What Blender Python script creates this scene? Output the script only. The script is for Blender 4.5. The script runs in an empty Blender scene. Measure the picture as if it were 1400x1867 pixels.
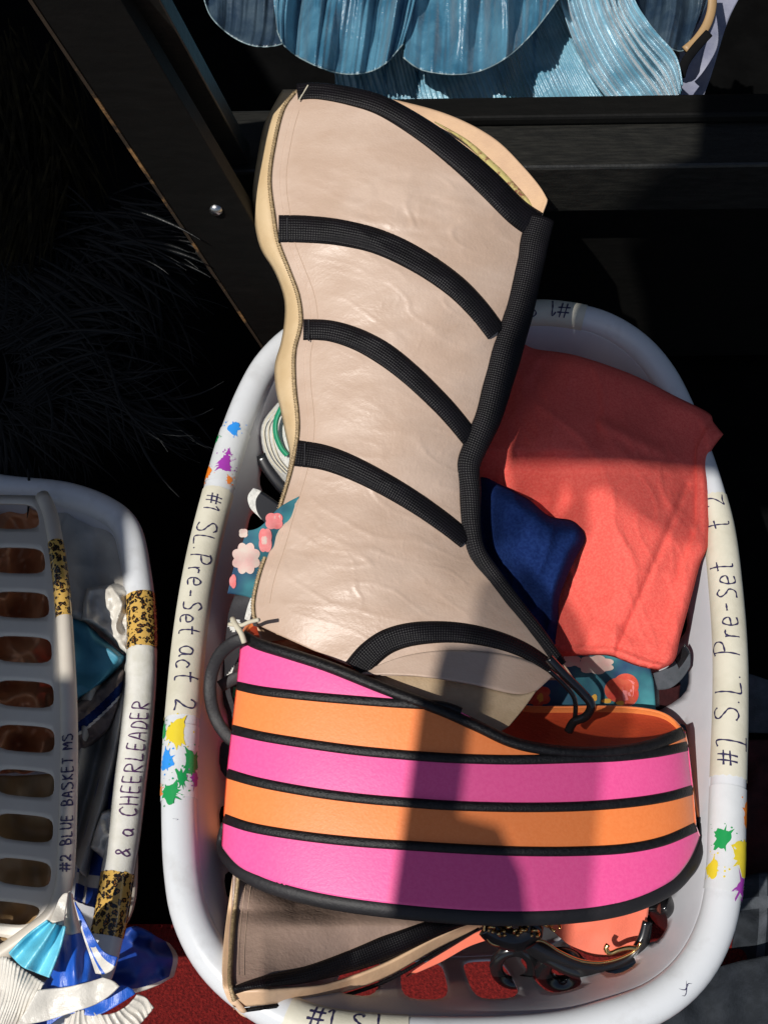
import bpy, bmesh, math, random, bisect
from mathutils import Vector, Matrix, noise
random.seed(7)
SC = bpy.context.scene
COL = SC.collection
# ------------------------------------------------------------------ camera
PITCH = math.radians(61.0); FPX = 2000.0; W, H = 1400.0, 1867.0
CAM = Vector((0, 0, 1.12))
R_ = Vector((1, 0, 0)); U_ = Vector((0, math.sin(PITCH), math.cos(PITCH))); F_ = Vector((0, math.cos(PITCH), -math.sin(PITCH)))
cd = bpy.data.cameras.new('camera'); co = bpy.data.objects.new('camera', cd); COL.objects.link(co)
co.location = CAM; co.rotation_euler = (math.pi/2 - PITCH, 0, 0)
cd.sensor_fit = 'VERTICAL'; cd.sensor_height = 36; cd.lens = 36*FPX/H; cd.clip_start = 0.02; cd.clip_end = 100
SC.camera = co
# ------------------------------------------------------------------ light
SUN = (R_*(-0.42) + U_*(0.10) - F_*0.90).normalized()      # towards the sun
elev = math.asin(SUN.z); azim = math.atan2(SUN.x, SUN.y)
w = bpy.data.worlds.new('World'); SC.world = w; w.use_nodes = True
nt = w.node_tree; bg = nt.nodes['Background']
sk = nt.nodes.new('ShaderNodeTexSky'); sk.sky_type = 'NISHITA'; sk.sun_disc = False
sk.sun_elevation = elev; sk.sun_rotation = azim
nt.links.new(sk.outputs[0], bg.inputs[0]); bg.inputs[1].default_value = 0.065
sl = bpy.data.lights.new('sun', 'SUN'); sl.energy = 4.2; sl.angle = math.radians(0.55); sl.color = (1.0, 0.965, 0.91)
so = bpy.data.objects.new('sun', sl); COL.objects.link(so); so.location = SUN*5
so.rotation_euler = SUN.to_track_quat('Z', 'Y').to_euler()
vs = SC.view_settings; vs.view_transform = 'Standard'; vs.look = 'None'; vs.gamma = 1; vs.exposure = 0.0; vs.use_curve_mapping = False
SC.cycles.max_bounces = 6; SC.cycles.use_denoising = True

# ------------------------------------------------------------------ helpers
def P(x, y, d):  # a point of the place, seen along a ray, at distance d along the camera axis
    return CAM + (F_ + R_*((x-700)/FPX) + U_*((933.5-y)/FPX))*d
def DZ(y, z):
    return (CAM.z - z)/(math.sin(PITCH) - math.cos(PITCH)*(933.5-y)/FPX)
def PZ(x, y, z): return P(x, y, DZ(y, z))
def cr(pts, n, closed=False):
    """Catmull-Rom through pts (tuples), resampled to n points by arc length"""
    pts = [tuple(map(float, p)) for p in pts]; m = len(pts); dim = len(pts[0]); out = []
    segs = m if closed else m-1
    for i in range(segs):
        g = lambda k: pts[k % m] if closed else pts[max(0, min(m-1, k))]
        a, b, c, d = g(i-1), g(i), g(i+1), g(i+2)
        for j in range(12):
            t = j/12.
            out.append(tuple(0.5*(2*b[q]+(c[q]-a[q])*t+(2*a[q]-5*b[q]+4*c[q]-d[q])*t*t+(3*b[q]-a[q]-3*c[q]+d[q])*t**3) for q in range(dim)))
    out.append(out[0] if closed else pts[-1])
    L = [0]
    for i in range(1, len(out)): L.append(L[-1]+math.dist(out[i], out[i-1]))
    tot = L[-1]; res = []; k = 0
    N = n if closed else n-1
    for i in range(n):
        s = tot*i/N
        while k < len(L)-2 and L[k+1] < s: k += 1
        f = (s-L[k])/max(1e-9, L[k+1]-L[k])
        res.append(tuple(out[k][q]+(out[k+1][q]-out[k][q])*f for q in range(dim)))
    return res
def lin(tab, y):
    if y <= tab[0][0]: return tab[0][1]
    for (a, b), (c, d) in zip(tab, tab[1:]):
        if y <= c: return b+(d-b)*(y-a)/(c-a)
    return tab[-1][1]
def smooth_tab(tab, ):
    t = cr(tab, 80); return [p for p in t]
ORG = {}
def link(name, V, Fc, mats, parent=None, uv=None, mi=None, smooth=True, solid=0, off=0):
    me = bpy.data.meshes.new(name)
    o = bpy.data.objects.new(name, me)
    if parent: org = ORG[parent]
    else:
        n = len(V); org = Vector((sum(v[0] for v in V)/n, sum(v[1] for v in V)/n, min(v[2] for v in V)))
    me.from_pydata([tuple(Vector(v)-org) for v in V], [], Fc)
    if not isinstance(mats, (list, tuple)): mats = [mats]
    for m in mats: me.materials.append(m)
    if mi: me.polygons.foreach_set('material_index', mi)
    if smooth: me.polygons.foreach_set('use_smooth', [True]*len(me.polygons))
    if uv:
        l = me.uv_layers.new(name='uv')
        for lp in me.loops: l.data[lp.index].uv = uv[lp.vertex_index]
    COL.objects.link(o); ORG[o] = org
    if parent: o.parent = parent
    else: o.location = org
    if solid:
        s = o.modifiers.new('thickness', 'SOLIDIFY'); s.thickness = solid; s.offset = -off   # the sheets' normals face away from the viewer
    return o
def root(name, loc):
    o = bpy.data.objects.new(name, None); COL.objects.link(o); o.location = loc; ORG[o] = Vector(loc); o.empty_display_size = .05
    return o
def tag(o, label=None, cat=None, group=None, kind=None):
    for k, v in (('label', label), ('category', cat), ('group', group), ('kind', kind)):
        if v: o[k] = v
    return o
def gridf(nu, nv, base=0, close=False):
    f = []
    for j in range(nv-1):
        for i in range(nu-1 if not close else nu):
            a = base+j*nu+i; b = base+j*nu+(i+1) % nu
            f.append((a, b, b+nu, a+nu))
    return f
def fn(p, s, seed=0):
    return noise.noise(Vector((p[0]*s+seed*7.3, p[1]*s-seed*3.1, seed*1.7+(p[2]*s if len(p) > 2 else 0))))
def patch(name, top, right, bottom, left, depth, mat, parent=None, nu=50, nv=50, solid=0.0015, mi=None, smooth=True):
    T = cr(top, nu); B = cr(bottom, nu); Lf = cr(left, nv); Rt = cr(right, nv); V = []; uv = []
    for j in range(nv):
        v = j/(nv-1)
        for i in range(nu):
            u = i/(nu-1); q = []
            for k in (0, 1):
                q.append((1-v)*T[i][k]+v*B[i][k]+(1-u)*Lf[j][k]+u*Rt[j][k]
                         - ((1-u)*(1-v)*T[0][k]+u*(1-v)*T[-1][k]+(1-u)*v*B[0][k]+u*v*B[-1][k]))
            V.append(P(q[0], q[1], depth(u, v, q[0], q[1]))); uv.append((u, v))
    m = [mi((k % (nu-1)+.5)/(nu-1), (k//(nu-1)+.5)/(nv-1)) for k in range((nu-1)*(nv-1))] if mi else None
    return link(name, V, gridf(nu, nv), mat, parent, uv, m, smooth, solid, -1 if solid else 0)
def strip(name, pts, hw, depth, h, mat, parent=None, n=60, k=9, closed=False, power=.5, sink=.0006, ease=False):
    """raised band following a surface; pts in pixels, hw half width in pixels (number or list)"""
    C = cr(pts, n); V = []; uv = []; Ls = 0
    if ease: q = cr(pts, 600); C = [q[int(round(599*(1-math.cos(math.pi*i/(n-1)))/2))] for i in range(n)]
    hws = cr([(float(i), float(x)) for i, x in enumerate(hw)], n) if isinstance(hw, (list, tuple)) else [(0, hw)]*n
    for i in range(n):
        a = C[max(0, i-1)]; b = C[min(n-1, i+1)]; tx, ty = b[0]-a[0], b[1]-a[1]; l = math.hypot(tx, ty) or 1
        nx, ny = -ty/l, tx/l
        if i: Ls += math.dist(C[i], C[i-1])*0.00045
        for j in range(k):
            t = -1+2*j/(k-1); x = C[i][0]+nx*t*hws[i][1]; y = C[i][1]+ny*t*hws[i][1]
            V.append(P(x, y, depth(x, y)+sink-(h+sink)*max(0, 1-t*t)**power)); uv.append((Ls, t*hws[i][1]*0.00045))
    return link(name, V, gridf(k, n), mat, parent, uv)
def tube(name, C, rs, mat, parent=None, k=14, flat=1.0, closed=False, up=None, caps=True, jit=0):
    """C: world points; rs radius (number or list); flat = thickness towards the viewer / width"""
    up = up or -F_; n = len(C); V = []; uv = []; s = 0
    for i in range(n):
        a = C[(i-1) % n] if closed else C[max(0, i-1)]; b = C[(i+1) % n] if closed else C[min(n-1, i+1)]
        T = (b-a).normalized(); S = T.cross(up).normalized(); N = S.cross(T).normalized()
        r = rs[i] if isinstance(rs, (list, tuple)) else rs
        if i: s += (C[i]-C[i-1]).length
        for j in range(k):
            t = 2*math.pi*j/k
            V.append(C[i]+S*(r*math.cos(t))+N*(r*flat*math.sin(t))); uv.append((s, r*t))
    f = [(i*k+j, i*k+(j+1) % k, ((i+1) % n)*k+(j+1) % k, ((i+1) % n)*k+j) for i in range(n if closed else n-1) for j in range(k)]
    if not closed and caps: f += [tuple(range(k))[::-1], tuple((n-1)*k+j for j in range(k))]
    return link(name, V, f, mat, parent, uv)
def box(name, a, b, wdt, dep, mat, parent=None, side=None):
    """bar from a to b, width along side, depth across"""
    T = (b-a).normalized(); S = (side - T*side.dot(T)).normalized(); N = T.cross(S)
    V = [p+S*(sx*wdt/2)+N*(sn*dep/2) for p in (a, b) for sx, sn in ((-1, -1), (1, -1), (1, 1), (-1, 1))]
    f = [(0, 1, 2, 3), (7, 6, 5, 4)]+[(i, i+4, (i+1) % 4+4, (i+1) % 4) for i in range(4)]
    o = link(name, V, f, mat, parent, smooth=False)
    bv = o.modifiers.new('bevel', 'BEVEL'); bv.width = min(wdt, dep)*.06; bv.segments = 2
    return o
# ------------------------------------------------------------------ materials
def mat(name, col, rough=.5, col2=None, ns=40, bump=0, bs=300, spec=.5, sheen=0, metal=0, coat=0, bump2=0, b2s=30, contrast=(.4, .6), vor=None, sss=0, alpha=1, aniso=0, dist=0.002, stretch=None, trans=0, coatr=.2, wave=None, uvn=False, stretch2=None):
    m = bpy.data.materials.new(name); m.use_nodes = True; t = m.node_tree; b = t.nodes['Principled BSDF']
    b.inputs['Base Color'].default_value = (*col, 1); b.inputs['Roughness'].default_value = rough
    b.inputs['Specular IOR Level'].default_value = spec; b.inputs['Metallic'].default_value = metal
    if sheen: b.inputs['Sheen Weight'].default_value = sheen; b.inputs['Sheen Roughness'].default_value = .4
    if coat: b.inputs['Coat Weight'].default_value = coat; b.inputs['Coat Roughness'].default_value = coatr
    if sss: b.inputs['Subsurface Weight'].default_value = sss; b.inputs['Subsurface Radius'].default_value = (.01, .008, .007); b.inputs['Subsurface Scale'].default_value = 1
    tc = t.nodes.new('ShaderNodeTexCoord'); src = tc.outputs['UV' if uvn else 'Object']
    def mapped(st):
        if not st: return src
        mp = t.nodes.new('ShaderNodeMapping'); mp.inputs['Scale'].default_value = st; t.links.new(src, mp.inputs[0]); return mp.outputs[0]
    def nz(scale, det=5, st=None, rg=.6):
        n = t.nodes.new('ShaderNodeTexNoise'); n.inputs['Scale'].default_value = scale; n.inputs['Detail'].default_value = det; n.inputs['Roughness'].default_value = rg
        t.links.new(mapped(st), n.inputs['Vector']); return n.outputs['Fac']
    if col2:
        r = t.nodes.new('ShaderNodeValToRGB'); r.color_ramp.elements[0].position = contrast[0]; r.color_ramp.elements[1].position = contrast[1]
        r.color_ramp.elements[0].color = (*col, 1); r.color_ramp.elements[1].color = (*col2, 1)
        t.links.new(nz(ns, 6, stretch), r.inputs[0]); t.links.new(r.outputs[0], b.inputs['Base Color'])
    h = None
    if bump:
        if vor:
            v = t.nodes.new('ShaderNodeTexVoronoi'); v.inputs['Scale'].default_value = bs; v.inputs['Randomness'].default_value = .12; t.links.new(mapped(stretch2), v.inputs['Vector'])
            if vor == 'dot':
                c = t.nodes.new('ShaderNodeMath'); c.operation = 'SUBTRACT'; c.inputs[0].default_value = 1; t.links.new(v.outputs['Distance'], c.inputs[1]); h = c.outputs[0]
            else: h = v.outputs['Distance']
        else: h = nz(bs, 4, stretch2)
        bn = t.nodes.new('ShaderNodeBump'); bn.inputs['Strength'].default_value = bump; bn.inputs['Distance'].default_value = dist
        t.links.new(h, bn.inputs['Height']); last = bn
        if bump2:
            b2 = t.nodes.new('ShaderNodeBump'); b2.inputs['Strength'].default_value = bump2; b2.inputs['Distance'].default_value = .006
            t.links.new(nz(b2s, 6, stretch, .65), b2.inputs['Height']); t.links.new(b2.outputs[0], bn.inputs['Normal'])
        t.links.new(bn.outputs[0], b.inputs['Normal'])
    if alpha < 1:
        out = t.nodes['Material Output']; mx = t.nodes.new('ShaderNodeMixShader'); tr = t.nodes.new('ShaderNodeBsdfTransparent')
        mx.inputs[0].default_value = alpha; t.links.new(tr.outputs[0], mx.inputs[1]); t.links.new(b.outputs[0], mx.inputs[2]); t.links.new(mx.outputs[0], out.inputs[0])
    return m
M = {}
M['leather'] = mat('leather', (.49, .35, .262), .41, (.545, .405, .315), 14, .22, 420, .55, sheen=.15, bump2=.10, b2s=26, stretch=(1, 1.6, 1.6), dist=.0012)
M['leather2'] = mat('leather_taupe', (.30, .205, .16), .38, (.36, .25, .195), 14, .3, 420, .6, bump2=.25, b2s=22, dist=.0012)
M['tan'] = mat('tan_leather', (.62, .46, .27), .5, (.56, .40, .22), 25, .15, 200, .4)
M['tan2'] = mat('pale_tan_leather', (.66, .44, .27), .45, (.58, .38, .24), 30, .15, 200, .4)
M['lining'] = mat('lining', (.42, .31, .20), .8, (.36, .26, .16), 60, .3, 500, .3)
M['liningy'] = mat('lining_worn', (.50, .42, .16), .8, (.22, .08, .05), 160, .3, 500, .3, contrast=(.5, .62))
M['zip'] = mat('zipper_teeth', (.42, .30, .16), .4, (.25, .18, .1), 500, .4, 600, .5, metal=.3)
M['stitch'] = mat('stitching', (.42, .30, .22), .8)
M['piping'] = mat('black_net_piping', (.0035, .003, .0038), .50, (.005, .004, .0055), 60, .55, 480, .22, vor='dot', uvn=True, dist=.0014)
M['pipingp'] = mat('black_glitter_piping', (.004, .0035, .004), .45, (.009, .008, .009), 300, .6, 600, .3, dist=.0010)
M['rubber'] = mat('black_rubber', (.010, .009, .010), .55, (.014, .012, .014), 30, .2, 300, .4)
M['pink'] = mat('pink_fabric', (.875, .095, .31), .44, (.90, .115, .335), 420, .28, 500, .35, sheen=.25, bump2=.06, b2s=20, dist=.0006)
M['orange'] = mat('orange_fabric', (.91, .235, .06), .45, (.93, .258, .072), 420, .28, 500, .35, sheen=.25, bump2=.06, b2s=20, dist=.0006)
M['insole'] = mat('insole', (.52, .07, .022), .5, (.40, .045, .018), 30, .3, 300, .4, contrast=(.35, .7))
M['coral'] = mat('coral_cloth', (.80, .105, .085), .95, (.86, .15, .115), 500, .6, 480, .08, bump2=.25, b2s=20, dist=.0008)
M['navy'] = mat('navy_cloth', (.006, .016, .075), .95, (.010, .026, .105), 400, .6, 480, .05, bump2=.35, b2s=25, dist=.0006)
M['white'] = mat('white_plastic', (.63, .645, .66), .26, (.50, .50, .50), 45, .08, 60, .5, contrast=(.52, .85))
M['wall'] = mat('white_plastic_thin', (.56, .56, .585), .4, (.50, .50, .53), 10, .08, 60, .5)
M['greyp'] = mat('grey_white_plastic', (.62, .56, .47), .42, (.54, .48, .40), 9, .1, 60, .5)
M['mask'] = mat('masking_tape', (.64, .605, .49), .5, (.55, .515, .40), 30, .35, 140, .4, contrast=(.42, .7), dist=.0008)
M['wtape'] = mat('white_tape', (.64, .655, .66), .35, (.60, .615, .62), 40, .1, 200, .5)
M['clear'] = mat('packing_tape', (.74, .72, .66), .12, (.64, .62, .54), 50, .35, 60, .7, stretch2=(1, 1, 1), coat=.6, coatr=.08)
M['ink'] = mat('pen_ink', (.025, .02, .07), .5)
M['ink2'] = mat('purple_ink', (.07, .02, .09), .5)
for n_, c_ in dict(sblue=(.03, .27, .75), sgreen=(.01, .28, .07), syellow=(.72, .56, .03), spurple=(.33, .04, .36), sorange=(.85, .22, .02), sdark=(.02, .03, .10)).items():
    M[n_] = mat(n_, c_, .35)
M['blackwood'] = mat('black_wood', (.0025, .0024, .002), .62, (.0050, .0047, .004), 30, .5, 120, .18, stretch=(1, 6, 6), contrast=(.35, .75), dist=.001)
M['blackwood2'] = mat('black_wood_worn', (.010, .010, .009), .42, (.026, .025, .021), 45, .5, 160, .5, stretch=(1, 8, 8), contrast=(.4, .8), dist=.001)
M['chip'] = mat('chipped_edge', (.03, .02, .012), .7, (.30, .16, .06), 40, .3, 100, .3, contrast=(.52, .66))
M['steel'] = mat('steel', (.5, .5, .5), .3, metal=1)
M['black'] = mat('black_cloth', (.004, .004, .005), .9, (.007, .007, .007), 20, .3, 300, .1)
M['blackfloor'] = mat('black_boards', (.0018, .0018, .0018), .9, (.003, .003, .003), 20, .3, 100, .05)
M['carpet'] = mat('red_carpet', (.20, .014, .012), .95, (.10, .007, .007), 350, 1, 500, .1, sheen=.1, dist=.003)
M['feather'] = mat('feather', (.0010, .0010, .0011), .3, (.003, .004, .004), 30, .2, 100, .16)
M['fringe'] = mat('gold_fringe', (.006, .0045, .002), .6, (.030, .022, .008), 60, .3, 200, .05, contrast=(.45, .75))
M['gold'] = mat('gold_metal', (.75, .52, .22), .22, metal=1)
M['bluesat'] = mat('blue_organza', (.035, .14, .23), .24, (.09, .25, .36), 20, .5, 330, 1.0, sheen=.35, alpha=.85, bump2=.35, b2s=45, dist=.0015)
M['blueskirt'] = mat('lit_blue_organza', (.11, .28, .38), .27, (.20, .40, .50), 25, .4, 260, 1.0, sheen=.35, alpha=.95)  # stronger light on the lower skirt is put into this lighter organza colour
M['bluesheer'] = mat('blue_sheer', (.10, .26, .42), .22, (.20, .40, .55), 16, .5, 260, 1.0, sheen=.5, alpha=.62, bump2=.5, b2s=60, dist=.002)
M['bluehem'] = mat('blue_hem', (.22, .30, .32), .3, spec=.8)
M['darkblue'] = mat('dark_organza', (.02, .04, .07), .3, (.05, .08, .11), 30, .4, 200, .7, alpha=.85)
M['straw'] = mat('straw_band', (.35, .22, .10), .5)
M['greyblue'] = mat('grey_blue_cloth', (.20, .21, .29), .6, (.28, .29, .36), 30, .2, 200, .3)
M['royal'] = mat('royal_blue_satin', (.010, .085, .47), .36, (.02, .12, .56), 25, .3, 200, .6, bump2=.3, b2s=25, stretch=(4, 1, 1), dist=.001)
M['royald'] = mat('royal_blue_plain', (.008, .035, .22), .5, (.01, .05, .28), 25, .3, 200, .4)
M['sky'] = mat('light_blue_satin', (.12, .52, .68), .34, (.17, .60, .76), 25, .3, 200, .6, bump2=.4, b2s=40, dist=.001)
M['cream'] = mat('cream_satin', (.58, .54, .47), .38, (.66, .62, .55), 20, .3, 200, .5, bump2=.3, b2s=25, dist=.001)
M['greycloth'] = mat('grey_cloth', (.40, .375, .33), .7, (.46, .43, .38), 14, .3, 400, .3, bump2=.15, b2s=10)
M['taupe'] = mat('taupe_cloth', (.13, .095, .085), .7, (.19, .15, .13), 30, .3, 300, .3)
M['teal'] = mat('teal_cloth', (.045, .20, .29), .5, (.06, .26, .36), 20, .2, 300, .4)
M['copper'] = mat('copper_lame', (.52, .21, .09), .38, (.60, .26, .12), 20, .15, 80, .5, metal=.35)
M['gloss'] = mat('black_patent', (.008, .008, .009), .18, spec=.7)
M['strap'] = mat('black_strap', (.025, .024, .027), .55, (.032, .03, .033), 30, .2, 400, .3)
M['peach'] = mat('peach_cloth', (.78, .17, .10), .8, (.82, .20, .13), 20, .3, 900, .25, sheen=.3)
M['greysuede'] = mat('grey_suede', (.05, .058, .066), .85, (.075, .082, .095), 60, .4, 500, .2)
M['darkgrey'] = mat('dark_grey_cloth', (.014, .017, .021), .85, (.022, .026, .032), 60, .4, 400, .2)
M['maroon'] = mat('maroon_cloth', (.022, .004, .005), .85, (.035, .006, .007), 60, .4, 400, .2)
M['mesh'] = mat('white_canvas', (.72, .71, .66), .8, (.60, .60, .56), 200, .7, 500, .3)
M['cord'] = mat('cream_cord', (.55, .50, .38), .8)
M['grass'] = mat('green_band', (.01, .25, .12), .5)
# leopard print tape
def leopard():
    m = bpy.data.materials.new('leopard_tape'); m.use_nodes = True; t = m.node_tree; b = t.nodes['Principled BSDF']
    b.inputs['Roughness'].default_value = .18; b.inputs['Coat Weight'].default_value = .3
    tc = t.nodes.new('ShaderNodeTexCoord'); nz = t.nodes.new('ShaderNodeTexNoise'); nz.inputs['Scale'].default_value = 260; nz.inputs['Detail'].default_value = 2
    v = t.nodes.new('ShaderNodeTexVoronoi'); v.inputs['Scale'].default_value = 250
    mx = t.nodes.new('ShaderNodeMixRGB'); mx.inputs[0].default_value = .006
    t.links.new(tc.outputs['Object'], mx.inputs[1]); t.links.new(nz.outputs['Color'], mx.inputs[2]); t.links.new(tc.outputs['Object'], nz.inputs['Vector'])
    t.links.new(mx.outputs[0], v.inputs['Vector'])
    r = t.nodes.new('ShaderNodeValToRGB'); e = r.color_ramp.elements; e[0].position = 0; e[0].color = (.30, .12, .02, 1); e[1].position = .22; e[1].color = (.02, .012, .008, 1)
    a = e.new(.20); a.color = (.26, .11, .02, 1); a = e.new(.50); a.color = (.012, .01, .008, 1); a = e.new(.56); a.color = (.62, .38, .09, 1)
    t.links.new(v.outputs['Distance'], r.inputs[0]); t.links.new(r.outputs[0], b.inputs['Base Color']); return m
M['leopard'] = leopard()
# flowered cotton
def floral():
    m = bpy.data.materials.new('floral_cotton'); m.use_nodes = True; t = m.node_tree; b = t.nodes['Principled BSDF']; b.inputs['Roughness'].default_value = .8
    tc = t.nodes.new('ShaderNodeTexCoord'); nz = t.nodes.new('ShaderNodeTexNoise'); nz.inputs['Scale'].default_value = 22; nz.inputs['Detail'].default_value = 3
    t.links.new(tc.outputs['Object'], nz.inputs['Vector'])
    r = t.nodes.new('ShaderNodeValToRGB'); e = r.color_ramp.elements
    e[0].position = .38; e[0].color = (.012, .05, .12, 1); e[1].position = .62; e[1].color = (.04, .22, .25, 1)
    a = e.new(.5); a.color = (.025, .13, .17, 1)
    t.links.new(nz.outputs['Fac'], r.inputs[0]); t.links.new(r.outputs[0], b.inputs['Base Color']); return m
M['floral'] = floral()

# ------------------------------------------------------------------ the setting
Z = Vector((0, 0, 1))
def sheet(name, x0, x1, y0, y1, z, m):
    o = link(name, [(x0, y0, z), (x1, y0, z), (x1, y1, z), (x0, y1, z)], [(0, 1, 2, 3)], m, smooth=False); o['kind'] = 'structure'; return o
sheet('floor', -6, 6, -6, 6, 0, M['blackfloor'])
sheet('carpet', -1.2, .36, -1.0, .165, .004, M['carpet'])
o = link('back_curtain', [Vector((x*.06, 1.75+.05*math.sin(x*1.9)+.02*math.sin(x*4.7), zz*2.6)) for zz in (0, 1) for x in range(-60, 61)], gridf(121, 2), M['black'])
tag(o, 'plain black curtain hanging behind the wooden rack', 'curtain')

# ------------------------------------------------------------------ boot surfaces (pixel outline at its own depth)
def BC(y): return 0.83+(1650-y)/1490*0.19
Ltab = smooth_tab([(150, 548), (165, 545), (200, 520), (270, 503), (330, 496), (390, 503), (440, 511), (490, 530), (540, 548), (590, 553), (640, 541), (700, 541), (760, 547), (800, 546), (860, 534), (930, 513), (1000, 493), (1050, 476), (1100, 466), (1135, 470), (1260, 500)])
Rtab = smooth_tab([(100, 1000), (330, 1000), (395, 985), (430, 972), (480, 968), (560, 945), (620, 925), (690, 905), (760, 885), (810, 862), (850, 850), (900, 852), (960, 858), (1010, 874), (1060, 913), (1110, 953), (1160, 990), (1210, 1025), (1330, 1100)])
def shaft_bulge(y): return lin([(150, .030), (400, .036), (700, .030), (900, .028), (1100, .036), (1300, .04)], y)
def wrinkle(x, y):
    w1 = fn((x, y*1.6), .012, 1)*.0022
    k = math.exp(-(((x-760)/170.)**2+((y-400)/90.)**2)); w2 = fn((x*.35+y*.25, y*1.4-x*.45), .045, 2)*.0022*k
    k3 = math.exp(-(((x-760)/180.)**2+((y-600)/80.)**2)); w3 = fn((x*.3, y+x*.35), .03, 3)*.0030*k3
    k4 = math.exp(-(((x-640)/190.)**2+((y-1040)/120.)**2)); w4 = fn((x*.25, y+x*.2), .022, 4)*.0040*k4
    k5 = math.exp(-(((x-800)/200.)**2+((y-850)/100.)**2)); w5 = fn((x*.4, y-x*.1), .02, 5)*.0030*k5
    def ridge(a, b, sc, sd): 
        n_ = abs(fn((a, b), sc, sd)); return max(0, 1-n_*9)
    kk = .25+k+k3*.8+k4*.9+k5*.6
    cre = -.0006*ridge(x*.30+y*.10, y-x*.35, .028, 31)*kk-.0003*ridge(x*.5, y*1.2+x*.3, .05, 33)*kk
    return .8*(w1+w2*.7+w3+w4*.7+w5)+cre
def DF(x, y, wr=True):
    l, r = lin(Ltab, y), lin(Rtab, y); u = max(0, min(1, (x-l)/(r-l)))
    return BC(y)-shaft_bulge(y)*math.sin(math.pi*(0.06+.94*u))**.75*1.0+(wrinkle(x, y) if wr else 0)
topF = [(540, 158), (560, 160), (640, 176), (700, 193), (770, 232), (830, 280), (880, 325), (930, 375), (985, 412)]
topB = [(545, 170), (640, 168), (750, 189), (830, 214), (900, 252), (950, 300), (990, 350), (1004, 392)]
boot = root('platform_boot', P(840, 1650, .83))
tag(boot, 'beige leather boot with black piping on a pink and orange striped platform', 'boot', 'stage platform boots')
def shaft_panel(name, top, side, m, front=True, ybot=1290):
    nu, nv = 150, 260; T = cr(top, 200); V = []; uv = []
    def ty(x):
        for a, b in zip(T, T[1:]):
            if a[0] <= x <= b[0]: return a[1]+(b[1]-a[1])*(x-a[0])/max(1e-6, b[0]-a[0])
        return T[0][1] if x < T[0][0] else T[-1][1]
    for j in range(nv):
        v = j/(nv-1)
        for i in range(nu):
            u = i/(nu-1); y = 300.
            for _ in range(14): x = lin(Ltab, y)*(1-u)+lin(Rtab, y)*u; y = .5*y+.5*ty(x)
            y = y+(ybot(u)-y)*v; x = lin(Ltab, y)*(1-u)+lin(Rtab, y)*u
            d = DF(x, y) if front else BC(y)+shaft_bulge(y)*.8*math.sin(math.pi*u)**.6
            V.append(P(x, y, d)); uv.append((x*.00045, y*.00045))
    return link(name, V, gridf(nu, nv), m, boot, uv, solid=.0015, off=-1)
shaft_panel('leather_shaft', topF, 1, M['leather'], True, lambda u: 1140+90*min(1, u*3) if u < .33 else 1230+5*u)
shaft_panel('back_panel', topB, 1, M['tan2'], False, lambda u: 1240)
# zip strip on the left: tan edge, teeth, stitched seams
Lo = [(516, 163), (500, 190), (481, 230), (469, 290), (461, 350), (465, 410), (476, 455), (500, 495), (517, 540), (519, 580), (512, 625), (501, 665), (503, 710), (512, 750), (520, 790), (528, 830), (522, 870)]
Li = [(545, 163), (533, 190), (514, 230), (502, 290), (496, 350), (502, 410), (514, 455), (532, 495), (549, 540), (552, 580), (546, 625), (541, 665), (541, 710), (546, 750), (548, 790), (544, 830), (533, 870)]
n_ = 70; A = cr(Lo, n_); B = cr(Li, n_); V = []
for a, b in zip(A, B):
    for k in range(7):
        t = k/6; x = a[0]*(1-t)+b[0]*t; y = a[1]*(1-t)+b[1]*t
        V.append(P(x, y, BC(y)+.016*(1-t)**1.5-.004*math.sin(t*math.pi)))
link('zip_guard', V, gridf(7, n_), M['tan'], boot, solid=.002, off=-1)
zl = cr([(lin(Ltab, y)-2, y) for y in range(170, 1131, 20)], 420)
tube('zipper', [P(x-2, y, BC(y)-.003) for x, y in zl], [.0015 if i % 2 else .0024 for i in range(420)], M['zip'], boot, k=6)
for off_, nm in ((14, 'seam'), (26, 'seam')):
    strip(nm, [(lin(Ltab, y)+off_, y) for y in range(200, 1120, 30)], 1.6, DF, .0006, M['stitch' if off_ == 26 else 'leather'], boot, n=200, k=3)
# spine piping
sp = [(986, 398), (974, 440), (966, 480), (948, 560), (930, 620), (910, 690), (890, 760), (868, 810), (854, 850), (857, 900), (859, 960), (870, 1010), (905, 1062), (944, 1112), (984, 1162), (1022, 1214)]
hw = [25, 26, 26, 25, 26, 27, 28, 28, 24, 19, 17, 18, 18, 17, 15, 12]
n_ = 150; C = cr(sp, n_); hh = cr([(float(i), float(v)) for i, v in enumerate(hw)], n_)
tube('spine_piping', [P(x, y, BC(y)-.006) for x, y in C], [hh[i][1]*BC(C[i][1])/FPX for i in range(n_)], M['piping'], boot, k=22, flat=.42)
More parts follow.
